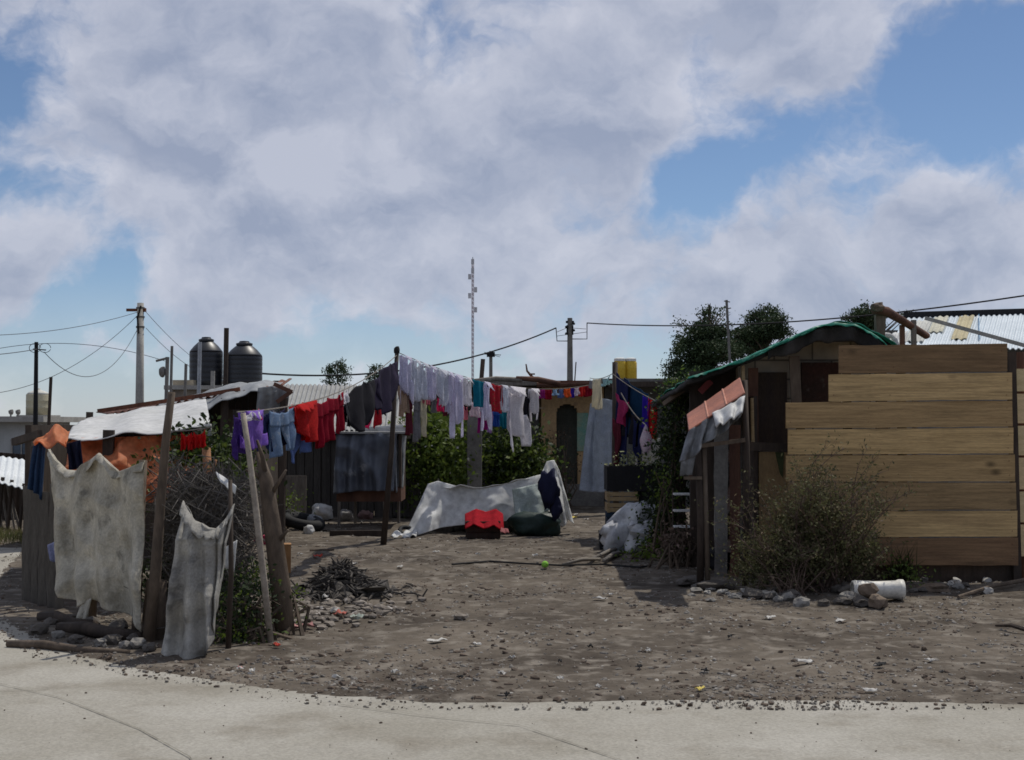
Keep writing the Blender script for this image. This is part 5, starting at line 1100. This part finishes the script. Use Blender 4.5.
for pts, r, m in ((((700, 592), (701, 520), (698, 440)), .036, WDK), (((708, 590), (706, 520), (704, 445)), .026, WD), (((745, 588), (747, 470), (744, 380)), .032, WDK), (((690, 420), (690, 470), (691, 480)), .02, WRD)):
    Y = 14.15; q = [P(px, py, Y) for px, py in pts]; 
    if pts[0][1] > 570: q[0].z = -.05
    MB().tube(q, r, 8, wob=.2).build('post', m, t, smooth=True)
for pts, w, m in ((((733, 575), (735, 425)), .13, WRD), (((722, 575), (722, 425)), .16, CBK), (((757, 575), (757, 450)), .05, BLK)):
    q = [P(px, py, 14.95) for px, py in pts]; q[0].z = 0; MB().board(q[0], q[1], w, .03, up=Vector((1, 0, 0)), rough=.02, seg=6).build('wall_board', m, t)
MB().board(P(684, 478, 14.1), P(702, 478, 14.1), .03, .03).board(P(700, 446, 14.1), P(745, 440, 14.1), .04, .04).build('rail', WD, t)
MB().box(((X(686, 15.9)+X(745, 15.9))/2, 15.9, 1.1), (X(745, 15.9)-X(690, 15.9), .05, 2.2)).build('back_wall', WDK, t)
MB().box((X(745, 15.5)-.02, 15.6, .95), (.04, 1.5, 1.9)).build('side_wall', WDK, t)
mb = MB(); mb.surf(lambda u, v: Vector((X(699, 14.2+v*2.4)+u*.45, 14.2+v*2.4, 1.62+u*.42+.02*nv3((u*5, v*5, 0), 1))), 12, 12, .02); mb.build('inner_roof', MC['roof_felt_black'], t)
# board roof edge left of it
tag(MB().board(P(688, 384, 16.8), P(722, 368, 16.4), .06, .05).board(P(664, 404, 17), P(688, 386, 16.8), .05, .05).build('roof_rafter', WD), 'pale rafter end sticking out above the ivy', 'rafter')
tag(MB().board(P(700, 392, 15.8), P(711, 381, 15.8), .07, .03).build('red_board', M('paint_red_faded', (.40, .10, .10))), 'small faded red board above the salmon roof sheet', 'board')
tag(MB().tube([P(743, 366, 15), P(743, 372, 15), P(744, 400, 14.9)], .02, 6).build('pale_stick', WYE), 'thin pale stick poking up at the top of the salmon sheet', 'stick')
# slatted white rack and junk in the lean-to
t = thing('white_rack', (X(682, 16.1), 16.1, 0), 'white slatted rack standing between the ivy and the lean-to posts', 'rack')
for x in (671, 691): MB().tube([(X(x, 16.3), 16.3, 0), (X(x, 16.3), 16.3, Z(488, 16.3))], .010, 6).build('frame_post', WDK, t)
for py in (494, 510.5, 526.5): MB().box((X(681, 16.2), 16.2, Z(py, 16.2)), (.21, .16, .02)).build('shelf_slat', M('paint_white', (.75, .75, .73)), t)
bag(716, 535, 15.2, .10, TARPW, 'white bag glimpsed low inside the dark lean-to', seed=21)
bag(714, 528, 15.5, .10, cloth('salmon', (.45, .16, .12)), 'salmon coloured bundle above the white bag in the lean-to', 'rag_bundle', 'rags', (1, .8, 1.8), 22)
bag(730, 566, 14.5, .13, M('rag_orange', (.40, .16, .05)), 'rusty orange rag at the foot of the lean-to boards', 'rag_bundle', 'rags', (.8, .6, 1.5), 23)
bag(722, 572, 14.4, .14, BLK, 'black sack slumped inside the lean-to', 'sack', 'sack', (1.2, .9, 1.0), 24)
for i, (px, py) in enumerate(((714, 590), (690, 585))):
    c = G(px, py); tag(MB().blob(c+Vector((0, 0, .04)), (.20-.05*i, .14, .05), 2, .3, 1.4, i+30).build('flat_slab', rockd), ('broad flat dark slab before the lean-to posts', 'smaller flat slab left of the lean-to posts')[i], 'slab')

# ------------------------------------------------------------------ plank wall
YW = 14.4
t = thing('plank_wall', (X(905, YW), YW, 0), 'stepped wall of eight wide brown planks on the right', 'plank wall')
cols = [((.27, .17, .085), (.18, .11, .055)), ((.64, .44, .21), (.46, .31, .14)), ((.48, .32, .15), (.34, .22, .10)), ((.66, .45, .21), (.47, .315, .14)), ((.48, .32, .15), (.34, .225, .10)), ((.35, .235, .115), (.26, .17, .08)), ((.64, .44, .205), (.44, .295, .14)), ((.26, .155, .08), (.185, .105, .055))]
bd = [(839, 1007, 345, 374, 343, 372), (829, 1012, 374, 402, 372, 400), (786, 1012.5, 402, 429, 400, 427), (788, 1013.5, 429, 455, 427, 454), (786, 1015, 455, 482, 454, 482), (788, 1016, 482, 511, 482, 510), (789, 1017, 511, 538, 510, 537), (790, 1018, 538, 565, 537, 566)]
def plank_mat(i, c1, c2):
    m = M('plank_%d' % i, c1, c2, scale=1.5, stretch=(.7, 1, 9), rough=.8, bump=.35, bscale=24, c3=tuple(x*.38 for x in c1), c3amt=(.56, .76), c3scale=1.3, contrast=(.3, .7))
    if not m.get('knots'):
        m['knots'] = 1; t_ = m.node_tree; n_ = t_.nodes; l_ = t_.links; bs = n_['Principled BSDF']; src = bs.inputs['Base Color'].links[0].from_socket
        co = n_.new('ShaderNodeTexCoord'); mp = n_.new('ShaderNodeMapping'); mp.inputs['Scale'].default_value = (1.6, 1, 2.6); mp.inputs['Location'].default_value = (i*3.7, 0, i*1.3); l_.new(co.outputs['Object'], mp.inputs[0])
        vo = n_.new('ShaderNodeTexVoronoi'); vo.inputs['Scale'].default_value = 1.1; l_.new(mp.outputs[0], vo.inputs['Vector'])
        mr_ = n_.new('ShaderNodeMapRange'); l_.new(vo.outputs['Distance'], mr_.inputs['Value']); mr_.inputs['From Min'].default_value = .02; mr_.inputs['From Max'].default_value = .13; mr_.inputs['To Min'].default_value = .35; mr_.inputs['To Max'].default_value = 1
        mx_ = n_.new('ShaderNodeMix'); mx_.data_type = 'RGBA'; mx_.blend_type = 'MULTIPLY'; mx_.inputs['Factor'].default_value = 1; l_.new(src, mx_.inputs[6]); l_.new(mr_.outputs[0], mx_.inputs[7])
        wv2 = n_.new('ShaderNodeTexNoise'); wv2.inputs['Scale'].default_value = 2.2; wv2.inputs['Detail'].default_value = 7; mp2 = n_.new('ShaderNodeMapping'); mp2.inputs['Scale'].default_value = (.9, 1, 22); mp2.inputs['Location'].default_value = (i*5, 0, 0); l_.new(co.outputs['Object'], mp2.inputs[0]); l_.new(mp2.outputs[0], wv2.inputs['Vector'])
        mr2 = n_.new('ShaderNodeMapRange'); l_.new(wv2.outputs['Fac'], mr2.inputs['Value']); mr2.inputs['From Min'].default_value = .35; mr2.inputs['From Max'].default_value = .65; mr2.inputs['To Min'].default_value = .76; mr2.inputs['To Max'].default_value = 1.12
        mx2 = n_.new('ShaderNodeMix'); mx2.data_type = 'RGBA'; mx2.blend_type = 'MULTIPLY'; mx2.inputs['Factor'].default_value = 1; l_.new(mx_.outputs[2], mx2.inputs[6]); l_.new(mr2.outputs[0], mx2.inputs[7]); l_.new(mx2.outputs[2], bs.inputs['Base Color'])
    return m
for i, (xa, xb, ya, yb, ya2, yb2) in enumerate(bd):
    Y = YW - .006*(i % 2) - .004*i
    mb = MB(); n = 40; vs = []; fs = []
    tl = -.012 + .012*(i % 3)
    for k in range(n+1):
        u = k/n; px = xa+(xb-xa)*u; y0 = ya+(ya2-ya)*u; y1 = yb+(yb2-yb)*u
        e0 = .004*nv3((u*9, i, 0), 1)+.003*nv3((u*40, i, 3), 1); e1 = .004*nv3((u*9, i, 7), 1)
        wv_ = .006*math.sin(u*5+i)
        pt, pb_ = P(px, y0, Y), P(px, y1, Y)
        pt.z += 1.6*e0-.006; pb_.z += 1.6*e1+.006
        vs += [pt + Vector((0, tl*.4+wv_, 0)), pb_ + Vector((0, -tl*.4+wv_-.008, 0)), pb_ + Vector((0, .028+wv_, 0)), pt + Vector((0, .028+wv_, 0))]
    for k in range(n):
        a_ = k*4; b2 = a_+4
        for q in range(4): fs.append((a_+q, a_+(q+1) % 4, b2+(q+1) % 4, b2+q))
    fs += [(3, 2, 1, 0), tuple(n*4+q for q in range(4))]
    o = mb.add(vs, fs).build('plank', plank_mat(i, *cols[i]), t)
    nl = MB()
    for px in (xa+4, (xa+xb)/2-30, xb-5):
        for dy in (6, -7): nl.blob(P(px+random.uniform(-1, 1), (ya if dy > 0 else yb)+dy, Y-.010), .005, 1, 0)
    nl.build('nail_heads', RUST, o)
for px, tp in ((1011, 352), (900, 350), (800, 405), (846, 350)):
    MB().board(Vector((X(px, YW+.06), YW+.07, -.05)), P(px, tp, YW+.07), .08, .06, up=Vector((1, 0, 0))).build('post', WDK, t)
MB().box((X(910, YW), YW+.12, .11), (X(1010, YW)-X(795, YW), .05, .22)).build('sill_beam', WDK, t)
# second plank wall to its right, its sunlit look put into the pale wood colour
t = thing('plank_fence', (X(1030, YW), YW+.2, 0), 'pale plank panel coloured to look sunlit just beyond the brown plank wall at the right edge', 'plank fence')
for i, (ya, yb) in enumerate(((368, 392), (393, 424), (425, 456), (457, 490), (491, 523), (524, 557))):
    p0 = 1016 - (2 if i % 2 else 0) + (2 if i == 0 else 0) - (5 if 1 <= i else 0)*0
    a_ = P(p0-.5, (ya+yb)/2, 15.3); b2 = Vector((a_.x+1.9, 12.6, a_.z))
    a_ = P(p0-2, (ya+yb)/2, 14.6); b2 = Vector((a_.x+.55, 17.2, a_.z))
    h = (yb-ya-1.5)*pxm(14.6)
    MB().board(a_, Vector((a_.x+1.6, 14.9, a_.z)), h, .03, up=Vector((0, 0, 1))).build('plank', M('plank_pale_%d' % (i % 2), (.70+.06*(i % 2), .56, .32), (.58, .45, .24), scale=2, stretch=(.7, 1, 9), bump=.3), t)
MB().tube([Vector((X(1021, 14.7), 14.75, -.1)), P(1021, 352, 14.75)], .05, 8, wob=.2).build('post', WRD, t)
MB().box((X(1011, 15.0), 15.0, Z(380, 15)/2), (.05, .05, Z(356, 15))).build('corner_post', CBK, t)

# ------------------------------------------------------------------ tin roof, beams behind the plank wall
YT = 18.5
t = thing('tin_house', (X(980, YT), YT+1.5, 0), 'house with a pale patched tin roof behind the plank wall', 'house')
tin = M('tin_white', (.66, .72, .76), (.54, .60, .64), scale=1.3, rough=.55, bump=.1)
mb = MB(); corr(mb, P(905, 318, YT+3), P(1150, 310, YT+3), P(1150, 352, YT), P(890, 346, YT), 46, .012, nv_=6); mb.build('roof', tin, t)
q0, q1, q2, q3 = P(905, 318, YT+3), P(1150, 310, YT+3), P(1150, 352, YT), P(890, 346, YT); up_ = (q1-q0).cross(q3-q0).normalized(); up_ = up_ if up_.z > 0 else -up_
def rpatch(u0, u1, v0, v1): return [q0.lerp(q1, u).lerp(q3.lerp(q2, u), v) + up_*.022 for u, v in ((u0, v0), (u1, v0), (u1, v1), (u0, v1))]
for nm, c, uv in (('yellow_patch', (.55, .48, .30), (.225, .285, .05, .80)), ('grey_patch', (.58, .58, .54), (.05, .12, .2, .9)), ('cream_patch', (.62, .60, .48), (.125, .18, .05, .6))):
    pp = rpatch(*uv); mb = MB(); corr(mb, pp[0], pp[1], pp[2], pp[3], max(2, int((uv[1]-uv[0])*46)), .012); mb.build(nm, M(nm, c, scale=2), t)
pa, pb2 = [q0.lerp(q1, u).lerp(q3.lerp(q2, u), v) + up_*.04 for u, v in ((.305, .1), (.335, .8))]
MB().board(pa, pb2, .05, .006).build('blue_tape', M('tape_blue', (.10, .35, .60)), t)
MB().board(P(904, 315.5, YT+3), P(1150, 308, YT+3), .10, .06).build('ridge_beam', BLK, t)
MB().board(P(925, 318, YT+.2), P(1030, 347, YT-.3), .05, .04).build('roof_edge_pipe', CONC, t)
MB().box(((X(895, YT)+X(1150, YT))/2, YT+3.2, Z(330, YT+3.2)/2), (X(1150, YT)-X(895, YT), .15, Z(330, YT+3))).build('back_wall', CBK, t)
MB().box(((X(895, YT)+X(1150, YT))/2, YT+.35, Z(356, YT)/2), (X(1150, YT)-X(895, YT), .12, Z(356, YT))).build('front_wall', CBK, t)
tag(drape(MB(), [(893, 332, 16.8), (908, 330, 16.8)], [(886, 347, 16.5), (904, 347, 16.5)], 12, 8, .03, 4, .04, 4, 71, nrm=Vector((0, -.5, 1))).build('white_sheet', TARPW, smooth=True), 'white plastic sheet peeking between the green tarp and the beam', 'plastic sheet')
t = thing('timber_frame', (X(895, 15.2), 15.3, 0), 'rough timber frame with a sloping log beam sticking above the plank wall', 'timber frame')
MB().tube([P(874, 309, 15.2), P(886, 311, 15.3), P(905, 322, 15.6), P(927, 336, 16.0)], [.055, .052, .045, .04], 9, wob=.35).build('beam', WRD, t, smooth=True)
MB().blob(P(878, 307, 15.18), (.075, .07, .05), 2, .35).build('beam_knot', WD, t)
MB().board(Vector((X(880, 15.3), 15.35, 0)), P(880, 311, 15.35), .11, .08, up=Vector((1, 0, 0)), rough=.03, seg=10).build('post', WD, t)
MB().board(Vector((X(902, 15.6), 15.65, 0)), P(902, 325, 15.65), .05, .05, up=Vector((1, 0, 0))).build('post', WRD, t)
MB().board(Vector((X(914, 15.6), 15.7, 0)), P(913.5, 320, 15.7), .05, .05, up=Vector((1, 0, 0))).build('post', WGR, t)
tag(torus(P(888, 343, 15.6), .10, .03, 1.2, 14, 6).build('white_ring', TARPW, smooth=True), 'white plastic loop above the top plank beside the green tarp', 'ring')

# ------------------------------------------------------------------ dry bush, weeds, stones before the plank wall
YD = 13.5
b = Vector((X(818, YD), YD+.15, 0))
t = thing('dry_bush', b, 'big twiggy dry bush with sparse olive leaves before the plank wall', 'bush')
mb = MB(); lf_ = MB()
def stem(s0, e, r0, depth):
    k = Vector((random.gauss(0, .10), random.gauss(0, .06), random.uniform(.02, .16)))*(e-s0).length
    pts = [s0 + (e-s0)*q + k*4*q*(1-q)*.55 for q in (0, .2, .4, .6, .8, 1)]
    mb.tube(pts, [r0, r0*.85, r0*.7, r0*.55, r0*.4, r0*.22], 4, cap=False)
    if depth:
        for _ in range(5 if depth == 2 else 5):
            i = random.randint(1, 5); o = pts[i]; L2 = (e-s0).length*random.uniform(.18, .42)
            dd = ((e-s0).normalized() + Vector((random.gauss(0, .55), random.gauss(0, .5), random.gauss(.1, .4)))).normalized()
            stem(o, o+dd*L2, r0*.5, depth-1)
    if depth < 2:
        for p in pts[2:]:
            if random.random() < .9: lf_.leaf(p + Vector((random.gauss(0, .03), random.gauss(0, .03), random.gauss(0, .03))), random.uniform(.022, .050), asp=.4)
tgt = [(748, 545), (742, 575), (755, 515), (770, 520), (785, 500), (790, 485), (800, 475), (812, 468), (822, 470), (830, 475), (842, 485), (850, 475), (858, 492), (868, 505), (870, 520), (872, 512), (872, 545), (870, 560), (760, 560), (765, 590), (790, 530), (815, 500), (835, 510), (850, 520), (775, 545), (800, 550), (840, 545), (862, 535), (745, 530), (806, 485), (825, 490), (780, 515), (864, 528), (756, 578), (872, 535)]
for px, py in tgt:
    for _ in range(2):
        e = P(px+random.gauss(0, 5), py+(14 if py < 492 else 0)+random.gauss(0, 5), YD+random.gauss(-.02, .28)); s0 = b + Vector((random.gauss(0, .16), random.gauss(0, .08), 0))
        if e.z < .06: e.z = .06
        stem(s0, e, random.uniform(.006, .010), 2)
mb.build('branches', M('twig_redbrown', (.14, .09, .07), (.07, .05, .04), scale=4, bump=0, c3=(.30, .21, .18), c3amt=(.55, .7)), t); crown(lf_, [(P(815, 520, 13.6), (.42, .25, .30)), (P(790, 555, 13.55), (.55, .25, .28)), (P(850, 550, 13.6), (.30, .22, .28)), (P(765, 570, 13.5), (.25, .2, .2))], 11000, .038, .5, .2, spray=2.0); lf_.build('leaves', DRYL, t)
bush('dry_bush', 'low greenish skirt of weeds at the left foot of the dry bush', 13.35, [(765, 555, 0, 20, .2, 14), (757, 580, 0, 14, .2, 16), (778, 578, 0, 18, .2, 12), (800, 560, .1, 24, .2, 20), (835, 545, .1, 26, .2, 20), (810, 520, .1, 20, .2, 20), (750, 535, 0, 12, .2, 14)], 1700, .032, DRYL, 60, 'weeds', twmat=TWIG, asp=.3, trunk_r=.006)
t = thing('weed_plant', G(902, 583), 'small spiky green weed left of the grey stones', 'weed')
mb = MB(); 
for _ in range(46):
    s0 = G(903, 582) + Vector((random.gauss(0, .06), random.gauss(0, .05), 0)); e = P(903+random.gauss(0, 11), random.uniform(540, 575), 13.9)
    mb.tube([s0, s0.lerp(e, .5)+Vector((0, 0, .04)), e], [.007, .005, .001], 3, cap=False)
mb.build('stalks', M('stalk_green', (.11, .12, .045), (.06, .065, .03)), t)
mb = MB(); crown(mb, [(P(898, 568, 13.9), (.12, .1, .08)), (P(915, 578, 13.9), (.14, .1, .05))], 160, .04, shell=.2); mb.build('leaves', LEAF, t)
# white bucket lying on its side, cracked
bc = G(877, 601); bc = Vector((bc.x, 13.0, .10)); t = thing('bucket', (bc.x, bc.y, 0), 'cracked white plastic bucket lying on its side among stones', 'bucket')
mb = MB(); n = 28; rr = .088; L2 = .44
vs = []; fs = []
prof = [(.0, rr*.80), (.0, rr*.95), (.03, rr), (.2, rr*.98), (.40, rr*1.03), (.42, rr*1.15), (.46, rr*1.15), (.46, rr*1.0), (.42, rr*.96), (.05, rr*.88), (.04, rr*.5)]
for xq, rq in prof:
    for k in range(n):
        a_ = 6.2832*k/n; vs.append(bc + Vector((-L2/2+xq, rq*math.cos(a_)*(1+.03*math.sin(3*a_)), rq*math.sin(a_)*.92 + .01*nv3((xq*9, a_, 0), 1))))
for i in range(len(prof)-1):
    for k in range(n):
        if i in (2, 3) and k in (20, 21, 22): continue
        fs.append((i*n+k, (i+1)*n+k, (i+1)*n+(k+1) % n, i*n+(k+1) % n))
mb.add(vs, fs).build('body', M('plastic_bucket', (.78, .76, .70), (.62, .59, .52), scale=5, rough=.5, c3=(.35, .28, .2), c3amt=(.66, .74)), t, smooth=True)
hd = MB(); hd.tube([bc + Vector((L2/2-.02, -.13*math.cos(q), .0-.13*math.sin(q)*.5-.05)) for q in [3.14*k/10 for k in range(11)]], .005, 5); hd.build('handle', CBK, t)
brn = M('rock_brown', (.20, .15, .11), (.12, .09, .065), scale=5, bump=.8, bscale=22)
stone(878, 606, .095, brn, 'rounded brown rock leaning against the white bucket', None, .72, 4.2)
stone(861, 604, .085, rockd, 'dark angular rock at the left end of the white bucket', None, .6, 6.1)
c = P(868, 590, 12.8); tag(MB().blob(c, (.085, .05, .07), 2, .3, 1.4, 9).build('stone', brn), 'brown stone resting up against the bucket side', 'stone')
random.seed(21)
for k in range(26):
    px, py = random.uniform(752, 850), random.uniform(584, 606)
    if py > 604 and px < 790: py -= 8
    stone(px, py, random.uniform(.04, .10), random.choice([rockd, rockd, rockd, rock]), 'dark grey stone under the dry bush left of the white bucket', 'stones under the dry bush')
for k in range(24):
    px, py = random.uniform(905, 992), random.uniform(574, 594)
    stone(px, py, random.uniform(.03, .07), random.choice([rock, rockd, rockl]), 'grey stone in the row at the foot of the plank wall right of the bucket', 'stones right of the bucket')
stone(935, 592, .13, brn, 'long flat brown rock right of the white bucket', None, .4, 5.5)
stone(948, 578, .08, rockl, 'large pale stone on top of the stones at the wall foot', None, .6, 7.5, dz=.05)
stone(962, 574, .075, rockl, 'pale slanted stone right of the large pale stone', None, .6, 8.5, dz=.05)
for k in range(16): stone(random.uniform(690, 760), random.uniform(588, 606), random.uniform(.03, .07), random.choice([rock, rockl, rockl]), 'small pale stone in the rubble strip before the lean-to', 'rubble before the lean-to', .5)
p, q = G(958, 600), G(1024, 583); p.z = q.z = .03
tag(MB().tube([p, p.lerp(q, .5)+Vector((0, 0, .02)), q+Vector((.3, 0, .05))], [.014, .02, .025], 7, wob=.3).build('stick', BARK), 'long thin stick on the ground below the right end of the plank wall', 'stick')
p, q = G(996, 628), G(1030, 634); p.z = q.z = .02; tag(MB().tube([p, p.lerp(q, .5)+Vector((0, .03, .02)), q], [.012, .018, .016], 6, wob=.4).build('root', WDK), 'dark curved root on the dirt near the right edge', 'root')

# ------------------------------------------------------------------ burnt rubbish pile and litter
random.seed(5)
mb = MB()
for k in range(620):
    r_ = abs(random.gauss(0, .5)); a_ = random.uniform(0, 6.28)
    x = X(343, 13.4) + r_*math.cos(a_)*.62; y = 13.3 + r_*math.sin(a_)*.62
    h = max(0, .26*math.exp(-(r_/.45)**2)); s_ = random.uniform(.018, .065)
    if k % 3 == 0: mb.blob((x, y, h*random.random()+gz(x, y)), (s_*1.3, s_, s_*.6), 1, .4, 1.5, k, random.random()*6)
    else:
        d = Vector((random.gauss(0, 1), random.gauss(0, 1), random.gauss(0, .5))).normalized()*s_*2
        mb.tube([Vector((x, y, h+gz(x, y)))-d, Vector((x, y, h+gz(x, y)+.02)), Vector((x, y, h+gz(x, y)))+d], [.008, .012, .006], 4)
mb.blob((X(343, 13.4), 13.35, .0), (.46, .40, .17), 3, .5, 3.2, 4)
for i, v in enumerate(mb.v[-642:]): n_ = fr(v, 9, 3, 4)*.03; v.z += n_; v.x += n_*.6
tag(mb.build('rubbish_pile', M('ash_black', (.045, .040, .036), (.10, .088, .076), scale=6, bump=.8, c3=(.20, .185, .17), c3amt=(.62, .72))), 'low heap of charred rubbish and earth beside the stout log post', 'rubbish heap', kind='stuff')
mb = MB()
for k in range(260):
    x = X(310+random.gauss(20, 36), 12.6); y = random.gauss(12.3, .45); s_ = random.uniform(.012, .05)
    mb.blob((x, y, gz(x, y)+s_*.4), (s_*1.2, s_, s_*.6), 1, .4, 1.5, k, random.random()*6)
tag(mb.build('rubble', M('rubble_mix', (.30, .26, .22), (.13, .11, .09), scale=5, c3=(.5, .46, .42), c3amt=(.6, .66))), 'mixed rubble and scraps spread in front of the charred heap', 'rubble', kind='stuff')
wp = M('litter_white', (.60, .58, .54), (.42, .40, .36)); rp = M('litter_red', (.60, .08, .05)); pk = M('litter_pink', (.55, .28, .26)); gp = M('litter_green', (.30, .65, .08)); bl = M('litter_black', (.03, .03, .03)); yp = M('litter_yellow', (.75, .60, .15))
def scrap(px, py, w, h, m, label, name='litter', cat='litter', grp=None, seed=0, th=.02):
    c = G(px, py); c.z = gz(c.x, c.y) + h*.4
    mb = MB(); rt = random.random()*3; w *= .8; h *= .6
    mb.surf(lambda u, v: c + Vector(((u-.5)*w*math.cos(rt)-(v-.5)*w*.6*math.sin(rt), (u-.5)*w*math.sin(rt)+(v-.5)*w*.6*math.cos(rt), h*(.5+1.2*mn.noise(Vector((u*2.2, v*2.2, seed+px)))))), 8, 6, .004)
    return tag(mb.build(name, m), label, cat, grp)
scrap(318, 558.5, .12, .05, rp, 'bright red cap on the open dirt right of the stout post', 'bottle_cap', 'cap')
tag(MB().blob(G(545, 568)+Vector((0, 0, .04)), .04, 2, 0).build('green_ball', gp, smooth=True), 'small lime green ball on the dirt in mid yard', 'ball')
scrap(354, 567, .10, .05, wp, 'white scrap on the dirt between post and hutch')
for i, (px, py, w) in enumerate(((300, 556, .08), (400, 569, .12), (346, 571, .07), (436, 555, .10), (478, 555, .08), (535, 556, .09), (420, 541, .08), (586, 521, .12), (576, 516, .12))):
    scrap(px, py, w, .04, wp, 'small white scrap of litter in the back half of the dirt yard', grp='white scraps in the back of the yard')
for i, (px, py, w) in enumerate(((437, 642, .17), (477, 646, .09), (600, 604, .15), (610, 600, .08), (648, 651, .05), (805, 665, .12), (870, 696, .10), (598, 692, .05), (395, 673, .06), (560, 681, .05), (502, 676, .06), (240, 673, .06), (252, 676, .07), (336, 680, .06), (690, 623, .06), (840, 621, .14), (770, 620, .12), (512, 660, .05), (930, 663, .08))):
    scrap(px, py, w, .03, wp, 'small white scrap of litter in the front half of the dirt yard', grp='white scraps in the front of the yard')
scrap(336, 616, .14, .06, wp, 'white plastic piece at the front of the charred heap'); scrap(325, 604, .09, .08, wp, 'pale plastic piece on the left slope of the charred heap'); scrap(357, 622, .13, .06, M('litter_palegreen', (.5, .54, .46)), 'pale greenish lump right in front of the charred heap')
scrap(340, 619, .15, .08, M('litter_salmon', (.55, .16, .12)), 'salmon red scrap at the foot of the charred heap'); scrap(303, 628, .20, .06, pk, 'dusty pink scrap right of the stout log post'); scrap(277, 651, .07, .04, rp, 'little red scrap at the foot of the bleached pole'); scrap(240, 672, .06, .03, pk, 'little pink scrap near the road edge'); 
tag(MB().box(G(248, 566)+Vector((0, 1.0, .22)), (.2, .1, .10), Matrix.Rotation(.3, 3, 'Y')).build('red_box', M('litter_maroon', (.34, .02, .06))), 'crimson box lying beyond the weeds left of the bleached pole', 'box')
scrap(238, 577, .14, .12, M('litter_orange', (.62, .18, .08)), 'orange scrap in the weeds left of the bleached pole')
scrap(240, 604, .14, .16, TARPG, 'crumpled grey white wrapper in the weeds at the corner'); scrap(237, 590, .07, .1, wp, 'little white cup in the weeds at the corner')
for i, (px, py, w) in enumerate(((507, 700, .05), (420, 690, .12), (880, 667, .10), (705, 674, .07), (560, 665, .05), (460, 680, .05), (590, 649, .05), (730, 640, .05), (640, 668, .05), (412, 741, .06), (225, 745, .04))):
    scrap(px, py, w, .035, bl, 'dark flake of litter lying on the front dirt or the road edge', grp='dark flakes at the road edge')
scrap(700, 694, .08, .03, yp, 'yellowish leaf scrap at the road edge'); scrap(573, 518, .2, .05, yp, 'yellowish rag on the dirt below the grey blue sheet')
# timber block beside the post
t = tag(MB().box((X(284, 15.4), 15.5, .15), (.17, .2, .30), Matrix.Rotation(.2, 3, 'Z')).box((X(284, 15.4), 15.5, .305), (.18, .21, .012), Matrix.Rotation(.2, 3, 'Z')).build('wood_block', M('wood_orange', (.36, .19, .08), (.26, .14, .06), stretch=(1, 1, .3))), 'upright orange brown wood block right of the stout log post', 'wood block')
b2 = MB().tube([G(310, 553)+Vector((0, 0, .03)), G(334, 552)+Vector((0, 0, .03))], [.02, .015], 6, wob=.3).build('stick', BARK); tag(b2, 'short dark stick lying beyond the red cap', 'stick')

# ------------------------------------------------------------------ labels of look-alikes tell their place from the left
ONES = ['leftmost', 'second', 'third', 'fourth', 'fifth', 'sixth', 'seventh', 'eighth', 'ninth', 'tenth', 'eleventh', 'twelfth', 'thirteenth', 'fourteenth', 'fifteenth', 'sixteenth', 'seventeenth', 'eighteenth', 'nineteenth', 'twentieth', 'twenty-first', 'twenty-second', 'twenty-third', 'twenty-fourth', 'twenty-fifth', 'twenty-sixth', 'twenty-seventh', 'twenty-eighth']
def number(group, words):
    obs = sorted([o for o in C.objects if o.get('group') == group and o.parent is None], key=lambda o: proj(o.location)[0])
    for i, o in enumerate(obs): o['label'] = (ONES[i] + (' ' if i == 0 else ' from the left ')) .replace('leftmost ', 'leftmost ') + words if i == 0 else 'the ' + ONES[i] + ' from the left of ' + words
number('stones under the left fence', 'dark stones at the foot of the long sackcloth')
number('stones under the dry bush', 'dark stones under the dry bush')
number('stones right of the bucket', 'stones heaped right of the white bucket')
number('rubble before the lean-to', 'small pale stones before the lean-to')
number('white scraps in the back of the yard', 'small white scraps in the back yard')
number('white scraps in the front of the yard', 'small white scraps on the front dirt')
number('dark flakes at the road edge', 'dark flakes of litter near the road')
for o in C.objects:
    l_ = o.get('label')
    if l_ and l_.startswith('leftmost dark stones'): o['label'] = 'leftmost of the ' + l_[9:]
    elif l_ and l_.startswith('leftmost s') and 's ' in l_ and o.get('group', '').startswith(('stones', 'rubble', 'white', 'dark')): o['label'] = 'leftmost of the ' + l_[9:]
    elif l_ and l_.startswith('leftmost dark flakes'): o['label'] = 'leftmost of the ' + l_[9:]
